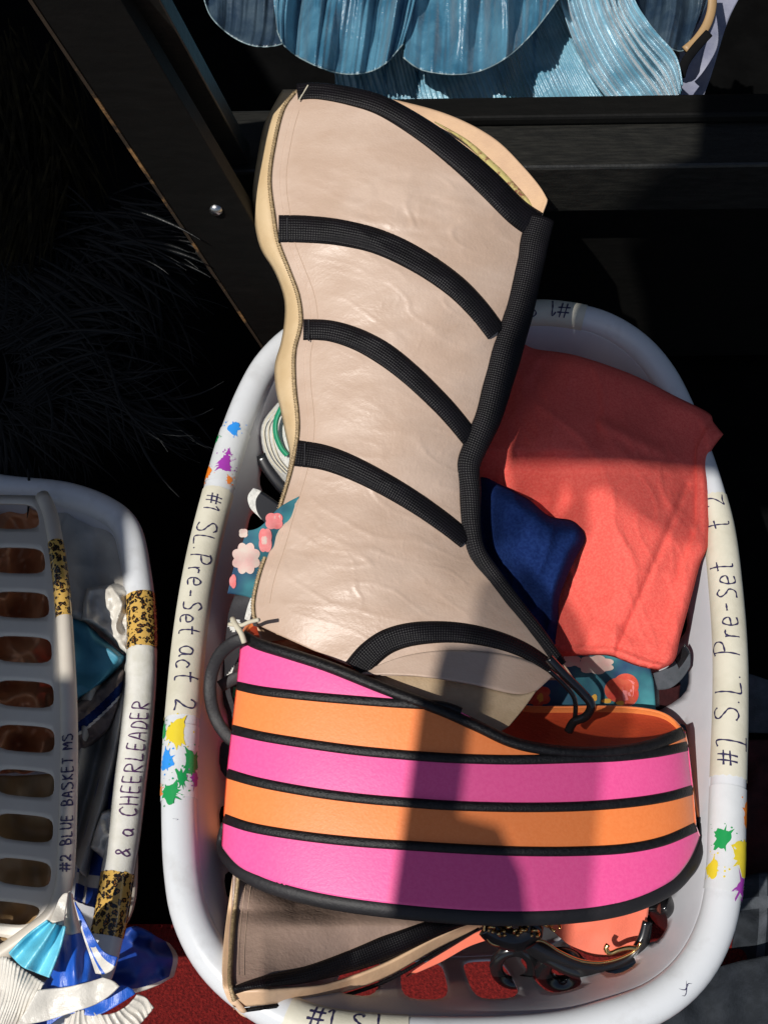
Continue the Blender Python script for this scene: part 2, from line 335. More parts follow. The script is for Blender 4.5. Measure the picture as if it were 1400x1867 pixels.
# piping bands
strip('top_piping', [(542, 168), (580, 166), (640, 176), (700, 195), (775, 240), (840, 290), (890, 335), (940, 385), (975, 410)], [15, 16, 18, 21, 24, 25, 25, 25, 26], lambda x, y: DF(x, max(y, 160)), .0045, M['piping'], boot, n=110, k=13, power=.4)
for pts, hws in (
    ([(508, 417), (560, 418), (620, 424), (690, 441), (760, 474), (825, 518), (870, 562), (905, 607)], [26, 26, 25, 24, 24, 23, 22, 20]),
    ([(553, 601), (600, 603), (650, 618), (700, 645), (750, 684), (800, 732), (830, 765), (858, 800)], [20, 20, 21, 22, 21, 20, 19, 18]),
    ([(540, 826), (590, 834), (640, 852), (700, 882), (760, 918), (810, 953), (850, 985)], [25, 24, 22, 21, 20, 19, 18]),
    ([(650, 1222), (675, 1192), (710, 1168), (760, 1155), (830, 1153), (900, 1165), (960, 1188), (1015, 1225)], [26, 25, 24, 23, 22, 20, 18, 12])):
    strip('piping_band', pts, hws, lambda x, y: DF(x, y), .0038, M['piping'], boot, n=110, k=13, power=.4)
for x, y, r_ in ((524, 417, 1), (563, 602, 1), (556, 828, 1), (556, 167, 1)):
    strip('stitch_row', [(x, y-20*r_), (x, y+20*r_)] if y > 200 else [(562, 155), (545, 183)], 1.2, lambda a, b: DF(a, max(b, 158), False)-.0052, .0006, M['cord'] if y < 200 else M['strap'], boot, n=16, k=3)
# worn lining in the mouth of the shaft
strip('lining_edge', [(792, 222), (850, 258), (900, 305), (955, 360), (975, 388)], [1, 4, 6, 7, 3], lambda x, y: BC(y)+.010, .002, M['liningy'], boot, n=40, k=5)
# toe of the shaft above the insole
patch('toe_leather', [(660, 1225), (740, 1195), (830, 1185), (930, 1195), (1015, 1225)], [(1015, 1225), (996, 1243), (975, 1262)], [(660, 1228), (760, 1232), (860, 1247), (940, 1265), (975, 1262)], [(660, 1225), (660, 1226), (660, 1228)],
      lambda u, v, x, y: DF(x, y, False)-.0015-.004*v, M['leather'], boot, 50, 14)
patch('toe_lining', [(680, 1230), (760, 1230), (860, 1245), (938, 1266), (978, 1258)], [(978, 1258), (955, 1290), (928, 1322)], [(690, 1262), (780, 1290), (850, 1310), (900, 1335), (928, 1322)], [(680, 1230), (684, 1245), (690, 1262)],
      lambda u, v, x, y: BC(y)-.033-.004*v, M['lining'], boot, 50, 14)
# laces
tube('lace', [P(x, y, d) for x, y, d in cr([(1000, 1200, .85), (1030, 1232, .85), (1060, 1262, .852), (1077, 1285, .852), (1068, 1306, .855), (1046, 1316, .86), (1036, 1333, .864)], 50)], .0036, M['gloss'], boot, k=8)
tube('lace', [P(x, y, d) for x, y, d in cr([(1000, 1222, .857), (1030, 1250, .86), (1047, 1275, .862), (1048, 1305, .866), (1043, 1320, .868)], 40)], .0019, M['gloss'], boot, k=8)

# ---- platform
PB = .062
def crc(c, n):
    q = cr(c, 600); return [q[int(round(599*(1-math.cos(math.pi*k/(n-1)))/2))] for k in range(n)]
NP = 110
Ltop = [(441, 1158), (432, 1250), (425, 1330), (415, 1412), (409, 1492), (408, 1535)]
c0 = [(441, 1158), (470, 1174), (530, 1193), (600, 1216), (700, 1256), (800, 1293), (870, 1324), (930, 1352), (990, 1366), (1060, 1372), (1130, 1369), (1190, 1358), (1246, 1335)]
c1 = [(432, 1250), (480, 1260), (560, 1269), (640, 1276), (720, 1282), (800, 1287), (840, 1300), (900, 1337), (960, 1361), (1060, 1373), (1130, 1371), (1190, 1361), (1248, 1337)]
c2 = [(423, 1330), (480, 1343), (560, 1356), (640, 1367), (720, 1375), (800, 1381), (870, 1384), (950, 1385), (1060, 1382), (1130, 1379), (1200, 1371), (1253, 1360)]
c3 = [(414, 1410), (470, 1426), (560, 1443), (650, 1455), (740, 1463), (830, 1469), (950, 1472), (1060, 1470), (1150, 1463), (1215, 1453), (1262, 1440)]
c4 = [(408, 1492), (460, 1509), (550, 1524), (650, 1535), (750, 1542), (850, 1548), (950, 1552), (1050, 1552), (1140, 1547), (1210, 1533), (1268, 1508)]
c5 = [(405, 1545), (440, 1582), (510, 1612), (610, 1636), (750, 1654), (900, 1664), (1040, 1661), (1140, 1645), (1215, 1612), (1255, 1570), (1275, 1525)]
def ell(x, y):
    l = lin([(1150, 438), (1250, 430), (1410, 412), (1545, 403)], y); r = lin([(1330, 1250), (1440, 1264), (1525, 1277)], y)
    u = max(0, min(1, (x-l)/(r-l))); return max(0, 1-(2*u-1)**2)**.42
def DP(x, y): return BC(y)-PB*ell(x, y)-.0015*fn((x, y), .008, 9)*0
curves = [c0, c1, c2, c3, c4, c5]
platform = root('platform', P(840, 1500, .83)); platform.parent = boot; platform.location = ORG[platform]-ORG[boot]
for i, (a, b) in enumerate(zip(curves, curves[1:])):
    A = crc(a, NP); B = crc(b, NP); V = []; nv = 14; uv = []
    for j in range(nv):
        v = j/(nv-1)
        for k in range(NP):
            x = A[k][0]*(1-v)+B[k][0]*v; y = A[k][1]*(1-v)+B[k][1]*v
            puff = .0003*math.sin(math.pi*v)
            V.append(P(x, y, DP(x, y)-puff)); uv.append((k/NP, v))
    link('pink_band' if i % 2 == 0 else 'orange_band', V, gridf(NP, nv), M['pink'] if i % 2 == 0 else M['orange'], platform, uv, solid=.002, off=-1)
strip('top_edge_piping', c0, 11, DP, .0045, M['pipingp'], platform, n=140, k=11, ease=True)
strip('stripe_piping', c1[:7], [8, 9, 9, 9, 9, 10, 10], DP, .0024, M['pipingp'], platform, n=140, k=11, sink=.0003, ease=True, power=.35)
for c in (c2, c3, c4): strip('stripe_piping', c, 9.5, DP, .0024, M['pipingp'], platform, n=140, k=11, sink=.0003, ease=True, power=.35)
bot = [(409, 1500), (404, 1545), (422, 1575), (450, 1595), (510, 1620), (610, 1644), (750, 1662), (900, 1672), (1040, 1668), (1140, 1652), (1215, 1620), (1256, 1582), (1275, 1540), (1272, 1490)]
Cb = cr(bot, 120)
tube('sole_piping', [P(x, y, min(BC(y), DP(x, y)+.004)) for x, y in Cb], [(.0022+.0040*min(1, i/16, (119-i)/16)**.7) for i in range(120)], M['rubber'], platform, k=14, flat=.7)
# back wall + sole + insole
back = [(441, 1158), (470, 1128), (560, 1112), (700, 1140), (820, 1200), (900, 1262), (950, 1288), (1020, 1291), (1100, 1290), (1170, 1294), (1215, 1306), (1246, 1335)]
A = cr(back, NP); B = cr(c5, NP); V = []
for j in range(10):
    v = j/9
    for k in range(NP):
        u = k/(NP-1); e = max(0, 1-(2*u-1)**2)**.42
        x = A[k][0]*(1-v)+B[k][0]*v; y = A[k][1]*(1-v)+(B[k][1]-30)*v; V.append(P(x, y, BC(y)+.055*e))
link('back_wall', V, gridf(NP, 10), M['orange'], platform, solid=.002, off=1)
A = cr(c0, NP); V = []
for j in range(24):
    v = j/23
    for k in range(NP):
        u = k/(NP-1); e = max(0, 1-(2*u-1)**2)**.42; a = A[k]; b = cr_back[k] if False else None
        break
Bk = cr(back, NP); V = []
for j in range(24):
    v = j/23
    for k in range(NP):
        u = k/(NP-1); e = max(0, 1-(2*u-1)**2)**.42
        x = A[k][0]*(1-v)+Bk[k][0]*v; y = A[k][1]*(1-v)+Bk[k][1]*v
        d = (DP(*A[k])+.003)*(1-v)+(BC(Bk[k][1])+.055*e)*v
        p = P(x, y, d)-U_*(.018*math.sin(math.pi*v)**.6*e); V.append(p)
link('insole', V, gridf(NP, 24), M['insole'], platform)
A = cr(c5, NP); V = []
for j in range(12):
    v = j/11
    for k in range(NP):
        u = k/(NP-1); e = max(0, 1-(2*u-1)**2)**.42; x = A[k][0]; y = A[k][1]-30*v
        V.append(P(x, y, (DP(*A[k]))*(1-v)+(BC(y)+.055*e)*v))
link('sole', V, gridf(NP, 12), M['rubber'], platform, solid=.002)
tube('insole_rim', [P(x, y, BC(y)+.055*max(0, 1-(2*(k/(NP-1))-1)**2)**.42) for k, (x, y) in enumerate(Bk)], .0018, M['orange'], platform, k=8)

# ------------------------------------------------------------------ laundry baskets
class Rim:
    def __init__(s, px, z, r, n=260):
        pts = [PZ(x, y, z) for x, y in px]; c = cr([tuple(p) for p in pts], n, True)
        s.c = [Vector(p) for p in c]; s.n = n; s.r = r; s.z = z
        s.L = [0]
        for i in range(n): s.L.append(s.L[-1]+(s.c[(i+1) % n]-s.c[i]).length)
        s.len = s.L[-1]; s.cen = sum(s.c, Vector())/n
    def at(s, d):
        d = d % s.len; i = max(0, min(s.n-1, bisect.bisect_right(s.L, d)-1)); f = (d-s.L[i])/(s.L[i+1]-s.L[i])
        a, b = s.c[i], s.c[(i+1) % s.n]; p = a.lerp(b, f)
        t0 = (b-s.c[(i-1) % s.n]).normalized(); t1 = (s.c[(i+2) % s.n]-a).normalized(); T = t0.lerp(t1, f).normalized()
        N = T.cross(Z).normalized()
        if N.dot(p-s.cen) < 0: N = -N
        return p, T, N
    def surf(s, d, b, lift=0):   # d along the rim, b across (inwards positive), metres
        p, T, N = s.at(d); a = -b/s.r
        return p+(Z*math.cos(a)+N*math.sin(a))*(s.r+lift)
    def find(s, x, y):
        q = PZ(x, y, s.z+s.r*.7); best = min(range(s.n), key=lambda i: (s.c[i]-q).length); return s.L[best]
def wall_holes(name, f, cells_s, rows, hx, hy, m, parent, closed=True, K=6, expo=4.0, solid=.0022):
    """sheet with rounded holes. f(s in 0..1, t in 0..1)->point; rows = [(t0,t1,hole?)]"""
    bm = bmesh.new()
    for ci in range(cells_s):
        s0, s1 = ci/cells_s, (ci+1)/cells_s
        for (t0, t1, hole) in rows:
            if not hole:
                g = [[bm.verts.new(f(s0+(s1-s0)*i/K, t0+(t1-t0)*j/3)) for i in range(K+1)] for j in range(4)]
                for j in range(3):
                    for i in range(K): bm.faces.new((g[j][i], g[j][i+1], g[j+1][i+1], g[j+1][i]))
                continue
            ed = [(-1+2*i/K, -1) for i in range(K)]+[(1, -1+2*i/K) for i in range(K)]+[(1-2*i/K, 1) for i in range(K)]+[(-1, 1-2*i/K) for i in range(K)]
            rings = []
            for q in (1, .5, 0):
                ring = []
                for ex, ey in ed:
                    ang = math.atan2(ey, ex); c, sn = math.cos(ang), math.sin(ang)
                    rr = (abs(c)**expo+abs(sn)**expo)**(-1/expo)
                    ix, iy = c*rr*hx, sn*rr*hy
                    X, Y = ex*q+ix*(1-q), ey*q+iy*(1-q)
                    ring.append(bm.verts.new(f(s0+(s1-s0)*(X+1)/2, t0+(t1-t0)*(Y+1)/2)))
                rings.append(ring)
            n = len(ed)
            for a, b in zip(rings, rings[1:]):
                for i in range(n): bm.faces.new((a[i], a[(i+1) % n], b[(i+1) % n], b[i]))
    bmesh.ops.remove_doubles(bm, verts=bm.verts, dist=1e-5)
    bm.verts.index_update()
    V = [v.co.copy() for v in bm.verts]; Fc = [tuple(v.index for v in fc.verts) for fc in bm.faces]; bm.free()
    return link(name, V, Fc, m, parent, solid=solid)
def rim_tube(rim, m, parent, name='rim'):
    k = 48; V = []
    for i in range(rim.n):
        for j in range(k): V.append(rim.surf(rim.L[i], -rim.r*2*math.pi*j/k))
    f = [(i*k+j, i*k+(j+1) % k, ((i+1) % rim.n)*k+(j+1) % k, ((i+1) % rim.n)*k+j) for i in range(rim.n) for j in range(k)]
    return link(name, V, f, m, parent)
# --- handwriting, as strokes in a unit box
G = {
 '#': (.75, [[(.22, .02), (.34, .98)], [(.52, .02), (.64, .98)], [(.02, .34), (.78, .40)], [(.06, .66), (.82, .70)]]),
 '1': (.45, [[(.05, .78), (.28, 1), (.25, .5), (.24, 0)]]),
 'I': (.5, [[(.05, 1.05), (.30, 1.1), (.28, .5), (.27, -.05)], [(.02, -.08), (.55, -.05)]]),
 'S': (.62, [[(.56, .86), (.42, 1), (.16, .95), (.08, .76), (.3, .56), (.52, .38), (.5, .12), (.28, 0), (.04, .1)]]),
 'L': (.5, [[(.1, 1), (.08, .5), (.07, .02), (.3, 0), (.5, .04)]]),
 '.': (.25, [[(.08, .0), (.11, .05)]]),
 'P': (.6, [[(.12, 1), (.10, .5), (.06, -.05)], [(.0, .92), (.3, 1.03), (.56, .86), (.5, .6), (.14, .5)]]),
 'r': (.42, [[(.08, .6), (.09, .02)], [(.09, .4), (.2, .58), (.4, .58)]]),
 'e': (.48, [[(.06, .3), (.4, .36), (.36, .56), (.18, .6), (.05, .32), (.15, .04), (.42, .08)]]),
 '-': (.5, [[(.08, .35), (.4, .37)]]),
 's': (.5, [[(.44, .7), (.25, .82), (.08, .68), (.2, .48), (.42, .32), (.34, .06), (.04, .02)]]),
 't': (.45, [[(.22, 1.0), (.20, .4), (.24, .05), (.4, .02)], [(.0, .62), (.44, .66)]]),
 'a': (.5, [[(.42, .55), (.2, .6), (.04, .34), (.14, .04), (.36, .14), (.43, .56), (.44, .12), (.52, .02)]]),
 'c': (.42, [[(.4, .5), (.22, .6), (.05, .32), (.16, .03), (.4, .1)]]),
 '2': (.6, [[(.08, .72), (.22, .95), (.46, .84), (.42, .5), (.08, .08), (.3, .1), (.58, .04)]]),
 '&': (.6, [[(.55, .1), (.2, .7), (.3, .9), (.42, .72), (.1, .3), (.2, .05), (.5, .35)]]),
 'C': (.55, [[(.52, .82), (.32, 1), (.08, .75), (.06, .3), (.26, 0), (.52, .14)]]),
 'H': (.58, [[(.08, 1), (.08, 0)], [(.5, 1), (.5, 0)], [(.08, .5), (.5, .52)]]),
 'E': (.52, [[(.46, 1), (.08, .98), (.08, .02), (.48, 0)], [(.08, .52), (.4, .52)]]),
 'R': (.58, [[(.08, 0), (.08, .98), (.42, .94), (.46, .66), (.1, .5), (.5, 0)]]),
 'A': (.58, [[(.02, 0), (.28, 1), (.54, 0)], [(.12, .36), (.46, .36)]]),
 'D': (.58, [[(.08, 0), (.08, 1), (.38, .9), (.52, .5), (.38, .08), (.08, 0)]]),
 'B': (.56, [[(.08, 0), (.08, 1), (.4, .9), (.36, .58), (.1, .52), (.46, .4), (.44, .08), (.08, 0)]]),
 'U': (.56, [[(.08, 1), (.08, .2), (.28, 0), (.48, .2), (.5, 1)]]),
 'K': (.54, [[(.08, 1), (.08, 0)], [(.5, 1), (.1, .45), (.52, 0)]]),
 'T': (.54, [[(.02, 1), (.54, 1)], [(.28, 1), (.28, 0)]]),
 'M': (.68, [[(.06, 0), (.08, 1), (.33, .4), (.6, 1), (.62, 0)]]),
 ' ': (.45, [])}
def writing(txt, size, wd, fmap, seed=0, wob=.03):
    rnd = random.Random(seed); V = []; Fc = []; a0 = 0
    for ch in txt:
        wch, strokes = G[ch]; tilt = rnd.uniform(-.06, .06); oy = rnd.uniform(-wob, wob)*2; sc = rnd.uniform(.92, 1.08)
        for st in strokes:
            pts = cr([(a0+x*size*sc+tilt*y*size, (y*sc+oy)*size) for x, y in st], max(6, 7*len(st))) if len(st) > 1 else st
            base = len(V)
            for i, p in enumerate(pts):
                a = pts[max(0, i-1)]; b = pts[min(len(pts)-1, i+1)]; tx, ty = b[0]-a[0], b[1]-a[1]; l = math.hypot(tx, ty) or 1
                w2 = wd/2*(1+.25*math.sin(i*.8+seed)); nx, ny = -ty/l*w2, tx/l*w2
                V += [fmap(p[0]+nx, p[1]+ny), fmap(p[0]-nx, p[1]-ny)]
            Fc += [(base+2*i, base+2*i+1, base+2*i+3, base+2*i+2) for i in range(len(pts)-1)]
        a0 += (wch+.14)*size*sc
    return V, Fc, a0
def tape(rim, d0, d1, m, parent, name, arc=(-1.75, 2.1), lift=.0006, text=None, splats=None, rag=0):
    """sleeve from d0 to d1 (metres along rim)"""
    n = max(6, int(abs(d1-d0)/.004)); k = 22; V = []; mi = []; Fc = []
    for i in range(n+1):
        for j in range(k+1):
            b = rim.r*(arc[0]+(arc[1]-arc[0])*j/k); d = d0+(d1-d0)*i/n
            if i in (0, n): d += rag*fn((j*.9, d0*50), 1, 3)
            V.append(rim.surf(d, b, lift))
    Fc = gridf(k+1, n+1); mats = [m]; mi = [0]*len(Fc)
    def add(v, f, mm):
        if mm not in mats: mats.append(mm)
        b0 = len(V); V.extend(v); Fc.extend([tuple(q+b0 for q in x) for x in f]); mi.extend([mats.index(mm)]*len(f))
    for tx in (text or []):
        s, dd, bb, size, wd, ink, seed = tx
        v, f, _ = writing(s, size, wd, lambda a, b: rim.surf(dd-a, bb+b, lift+.0004), seed); add(v, f, ink)
    for q, (dd, bb, rad, colr, spk) in enumerate(splats or []):
        rnd = random.Random(q*13+int(abs(d0)*1000)); nn = 40; v = [rim.surf(dd, bb, lift+.0003)]; f = []
        prof = [1+spk*(rnd.random()**3)*2.2*(1 if rnd.random() > .55 else 0)+.18*math.sin(3*t*2*math.pi/nn+q) for t in range(nn)]
        for rg in range(1, 4):
            for t in range(nn):
                r = rad*rg/3*(prof[t] if rg == 3 else 1); an = 2*math.pi*t/nn
                v.append(rim.surf(dd+r*math.cos(an)*1.15, bb+r*math.sin(an)*.85, lift+.0003))
        f += [(0, 1+t, 1+(t+1) % nn) for t in range(nn)]
        for rg in range(2): f += [(1+rg*nn+t, 1+(rg+1)*nn+t, 1+(rg+1)*nn+(t+1) % nn, 1+rg*nn+(t+1) % nn) for t in range(nn)]
        add(v, f, colr)
        for _ in range(7):
            an = rnd.uniform(0, 6.28); rr = rad*rnd.uniform(1.5, 2.4); c = (dd+rr*math.cos(an), bb+rr*math.sin(an)); s2 = rnd.uniform(.0003, .0009)
            add([rim.surf(c[0]+s2*math.cos(a), c[1]+s2*math.sin(a), lift+.0003) for a in (0, 1.2, 2.5, 3.8, 5)], [(0, 1, 2, 3, 4)], colr)
    return link(name, V, Fc, mats, parent, None, mi)
def basket(px, z, r, name, label, ground, inset=.085, group=None, m=None, mw=None, cells=34, hole=(.36, .40)):
    rim = Rim(px, z, r); rt = root(name, Vector((rim.cen.x, rim.cen.y, ground))); tag(rt, label, 'laundry basket', group)
    rim_tube(rim, m or M['white'], rt)
    def f(s, t):
        p, T, N = rim.at((s % 1.0)*rim.len)
        lip = r*.75*(1-math.exp(-t*10)); q = p-N*(lip*.0+r*.86)-N*(inset*(t**.85)); q.z = z+r*.1-(z-ground-.012)*t
        d = q-Vector((rim.cen.x, rim.cen.y, q.z)); return q
    hc = .52
    wall_holes('basket_wall', f, cells, [(0, .03, False), (.03, .08, False), (.08, .66, True), (.68, .90, False), (.90, 1.0, False)], hole[0]*1.9, .86, mw or M['wall'], rt)
    k = 90; V = [f(i/k, 1.0) for i in range(k)]; c = sum(V, Vector())/k
    V2 = [c+(v-c)*s for s in (1, .66, .33) for v in V]+[c]
    F2 = [(a*k+i, a*k+(i+1) % k, (a+1)*k+(i+1) % k, (a+1)*k+i) for a in range(2) for i in range(k)]+[(2*k+i, 2*k+(i+1) % k, 3*k) for i in range(k)]
    link('basket_base', V2, F2, mw or M['wall'], rt, solid=.002)
    return rt, rim
mainpx = [(930, 574), (1010, 574), (1090, 590), (1155, 627), (1203, 680), (1237, 745), (1266, 820), (1292, 900), (1311, 980), (1324, 1100), (1330, 1200), (1330, 1300), (1327, 1400), (1324, 1500), (1320, 1600), (1303, 1690), (1262, 1768), (1195, 1826), (1100, 1862), (1000, 1884), (830, 1892), (650, 1884), (545, 1862), (455, 1812), (388, 1748), (348, 1670), (333, 1590), (328, 1500), (328, 1400), (334, 1300), (348, 1150), (369, 1020), (398, 900), (426, 800), (457, 720), (492, 660), (545, 612), (620, 584), (750, 573), (850, 572)]
main, rimA = basket(mainpx, .27, .0137, 'laundry_basket', 'big white laundry basket under the striped boot, its rim taped and marked Pre-Set', .004, group='white laundry baskets')
fa = rimA.find
# left side tapes
tape(rimA, fa(330, 1302), fa(399, 893), M['mask'], main, 'masking_tape', text=[('#1', fa(395, 905), -.006, .014, .0012, M['ink'], 3), ('SL.Pre-set', fa(383, 955), -.007, .0175, .0012, M['ink'], 4), ('act 2', fa(341, 1185), -.006, .019, .0012, M['ink'], 8)], rag=.002)
d = fa(413, 850)
tape(rimA, fa(404, 880), fa(428, 778), M['wtape'], main, 'paint_splat_tape', splats=[(d+.040, .001, .0055, M['sblue'], .3), (d+.002, .002, .0065, M['spurple'], .8), (d+.014, .003, .0022, M['spurple'], .8), (d-.006, -.013, .005, M['sorange'], .4), (d-.012, .010, .003, M['sorange'], .4), (d+.03, -.015, .003, M['sgreen'], .5)])
d = fa(328, 1385)
tape(rimA, fa(328, 1458), fa(329, 1314), M['wtape'], main, 'paint_splat_tape', splats=[(d+.022, -.002, .0085, M['syellow'], .4), (d+.024, -.015, .0045, M['sgreen'], .4), (d-.0, -.009, .0065, M['sblue'], .3), (d-.002, .012, .0075, M['sgreen'], .4), (d-.015, .004, .004, M['sgreen'], .6), (d-.026, -.005, .0065, M['sgreen'], .5), (d-.014, .016, .0045, M['spurple'], .7), (d-.022, -.016, .003, M['sorange'], .6)])
# right side
tape(rimA, fa(1296, 905), fa(1328, 1420), M['mask'], main, 'masking_tape', text=[('#', fa(1328, 1403), -.004, .015, .0013, M['ink'], 1), ('I', fa(1329, 1372), -.009, .0215, .0013, M['ink'], 9), ('S.L. Pre-set', fa(1330, 1322), -.004, .0205, .0013, M['ink'], 2), ('t 2', fa(1309, 972), -.006, .018, .0012, M['ink'], 5)], rag=.002)
d = fa(1324, 1530)
tape(rimA, fa(1327, 1437), fa(1319, 1620), M['wtape'], main, 'paint_splat_tape', splats=[(d-.024, -.017, .008, M['sorange'], .3), (d-.002, .006, .0062, M['sgreen'], .4), (d+.008, -.012, .011, M['syellow'], .5), (d+.022, .013, .006, M['syellow'], .5), (d+.030, -.011, .0048, M['spurple'], .9)])
# top and bottom
tape(rimA, fa(880, 572)-rimA.len, fa(1062, 583), M['mask'], main, 'masking_tape', text=[('#1 S.L.', fa(1040, 580), -.005, .016, .0013, M['ink'], 6)])
tape(rimA, fa(740, 1890), fa(520, 1856), M['mask'], main, 'masking_tape', text=[('#1 S.L.', fa(556, 1866), -.002, .016, .0014, M['ink'], 7)])
for x, y, n_s, L_ in ((1287, 1832, 3, .008), (352, 1492, 1, .002)):
    d0 = fa(x, y); V = []; Fc = []
    for k in range(n_s):
        a0 = d0+random.uniform(-.004, .004); b0 = random.uniform(-.006, .004); q = len(V)
        for t in range(6): V += [rimA.surf(a0+L_*t/5, b0+.002*math.sin(t+k)+sg*.0004*math.sin(math.pi*(t+.3)/5.6), .00025) for sg in (1, -1)]
        Fc += [(q+2*t, q+2*t+1, q+2*t+3, q+2*t+2) for t in range(5)]
    link('scuff_mark', V, Fc, M['ink'], main)
# left basket
bpx = [(-60, 884), (30, 893), (120, 903), (190, 928), (232, 965), (250, 1040), (259, 1130), (258, 1230), (250, 1330), (239, 1420), (228, 1510), (214, 1600), (199, 1690), (168, 1790), (100, 1850), (0, 1885), (-150, 1890), (-290, 1850), (-380, 1750), (-420, 1600), (-440, 1400), (-430, 1200), (-390, 1040), (-310, 940), (-190, 892)]
bb, rimB = basket(bpx, .235, .0125, 'laundry_basket', 'white laundry basket with leopard tape and the word CHEERLEADER on its rim', .004, inset=.05, group='white laundry baskets')
fb = rimB.find
tape(rimB, fb(259, 1178), fb(255, 1077), M['leopard'], bb, 'leopard_tape')
tape(rimB, fb(198, 1705), fb(218, 1588), M['leopard'], bb, 'leopard_tape')
tape(rimB, fb(258, 1181), fb(216, 1586), M['clear'], bb, 'clear_packing_tape', text=[('& a CHEERLEADER', fb(218, 1566), -.010, .0125, .0011, M['ink2'], 3)], rag=.003)

# tipped basket on top of it, seen side-up
tb = root('laundry_basket', P(-60, 1300, .93)); tag(tb, 'greyish laundry basket on its side at the left edge, copper cloth behind its slots', 'laundry basket', 'white laundry baskets')
redge = cr([(78, 905), (92, 935), (104, 1000), (114, 1080), (121, 1180), (126, 1280), (127, 1380), (125, 1480), (122, 1560), (116, 1620), (96, 1668), (52, 1705), (-10, 1748)], 60)
ledge = cr([(-230, 900), (-250, 1100), (-250, 1300), (-245, 1500), (-230, 1650), (-220, 1750)], 60)
def ftip(s, t):
    s = max(0, min(1, s)); i = s*59; k = min(58, int(i)); q = i-k
    a = [redge[k][m]*(1-q)+redge[k+1][m]*q for m in (0, 1)]; b = [ledge[k][m]*(1-q)+ledge[k+1][m]*q for m in (0, 1)]
    x = a[0]*(1-t)+b[0]*t; y = a[1]*(1-t)+b[1]*t
    return P(x, y, DZ(y, .275)+.012*t+.02*max(0, (y-1550)/200)**2+.02*max(0, (1050-y)/150)**2)
wall_holes('basket_wall', ftip, 11, [(0, .06, False), (.06, .36, True), (.36, .46, False), (.46, .76, True), (.76, .88, False), (.88, 1.0, False)], .60, .94, M['greyp'], tb, closed=False, expo=4)
A = [ftip(i/80, 0) for i in range(81)]
tube('rim', A, .0065, M['greyp'], tb, k=12)
A2 = [p+Vector((.012, .02, -.17)) for p in A]
V = A+A2
tube('rim_underside', A2, .006, M['greyp'], tb, k=8)
tube('leopard_tape', [ftip(.10+.0019*i, 0)+Z*.0004 for i in range(80)], .0070, M['leopard'], tb, k=14, caps=False)
def frim(a, b):  # writing on the thin rim, reading upwards
    s = (1-a/.36); p = ftip(s, 0); q = ftip(s-.01, 0); T = (q-p).normalized(); S = T.cross(F_).normalized()
    n_ = S.cross(T).normalized(); n_ = n_ if n_.dot(F_) < 0 else -n_; an = b/.0072; return p+(n_*math.cos(an)-S*math.sin(an)*-1)*.0074
v, f, _ = writing('#2 BLUE BASKET MS', .0085, .0011, lambda a, b: frim(a+.085, b-.005), 4)
tube('rim_writing_tape', [ftip(.24+.006*i, 0) for i in range(90)], .0069, M['greyp'], tb, k=12, caps=False)
link('marker_writing', v, f, M['ink'], tb)

# ------------------------------------------------------------------ wooden rack
rack = root('wooden_rack', PZ(500, 600, 0)); tag(rack, 'black painted wooden rack behind the baskets with a slanted leg, crossbeam and bolt', 'rack')
a = P(360, 345, 1.075); b = P(1700, 318, 1.075)
dirb = (b-a).normalized()
yb = a.y
def beam(name, z0, z1, y0, y1, x0, x1, m):
    V = [Vector((x, y, zz)) for x in (x0, x1) for y, zz in ((y0, z0), (y1, z0), (y1, z1), (y0, z1))]
    f = [(3, 2, 1, 0), (4, 5, 6, 7)]+[(i, (i+1) % 4, (i+1) % 4+4, i+4) for i in range(4)]
    o = link(name, V, f, m, rack, smooth=False); bv = o.modifiers.new('bevel', 'BEVEL'); bv.width = .003; bv.segments = 2
    # the beam climbs slightly to the right
    for v in o.data.vertices:
        w_ = v.co+ORG[rack]; v.co.z += (w_.x+.1)*.018
        if w_.x < 0 and name == 'crossbeam': pass
    return o
p0 = PZ(700, 312, .36)
beam('crossbeam', .30, .36, p0.y, p0.y+.085, -.165, .6, M['blackwood2'])
beam('upper_lip', .361, .372, p0.y+.055, p0.y+.085, -.10, .6, M['blackwood'])
beam('back_board', .02, .28, p0.y+.03, p0.y+.05, -.1, .7, M['blackwood'])
p1 = PZ(1300, 628, .03)
beam('lower_rail', .03, .05, p1.y, p1.y+.03, .25, .7, M['chip'] if False else M['blackwood2'])
leg0, leg1 = P(98, -90, .80), P(585, 690, 1.20)
box('slanted_leg', leg0, leg1, .062, .022, M['blackwood'], rack, side=R_)
s_ = R_
T = (leg1-leg0).normalized(); S = (R_-T*R_.dot(T)).normalized(); N = T.cross(S)
if N.dot(F_) > 0: N = -N
box('chipped_edge', leg0-S*.0325+N*.003, leg1-S*.0325+N*.003, .003, .018, M['chip'], rack, side=R_)
box('leg_rail', leg0+S*.045+N*-.01, P(385, 300, 1.06)+S*.03, .022, .02, M['blackwood2'], rack, side=R_)
box('leg_foot', P(400, 425, 1.045)+N*.012, leg1+N*.012, .05, .006, M['blackwood2'], rack, side=R_)
def leg_at(y):   # the point of the leg's face level with the crossbeam
    best = min((i/400 for i in range(401)), key=lambda t: abs(933.5-FPX*((leg0.lerp(leg1, t)-CAM).dot(U_)/(leg0.lerp(leg1, t)-CAM).dot(F_))-y)); return leg0.lerp(leg1, best)
c = leg_at(371)+N*.0115+S*.006
V = []; Fc = []
for j in range(5):
    ph = j/4*math.pi/2
    for i in range(14):
        t = 2*math.pi*i/14; V.append(c+N*(.004*math.sin(ph))+(S*math.cos(t)+T*math.sin(t))*.0062*math.cos(ph))
link('bolt', V, gridf(14, 5, close=True), M['steel'], rack)

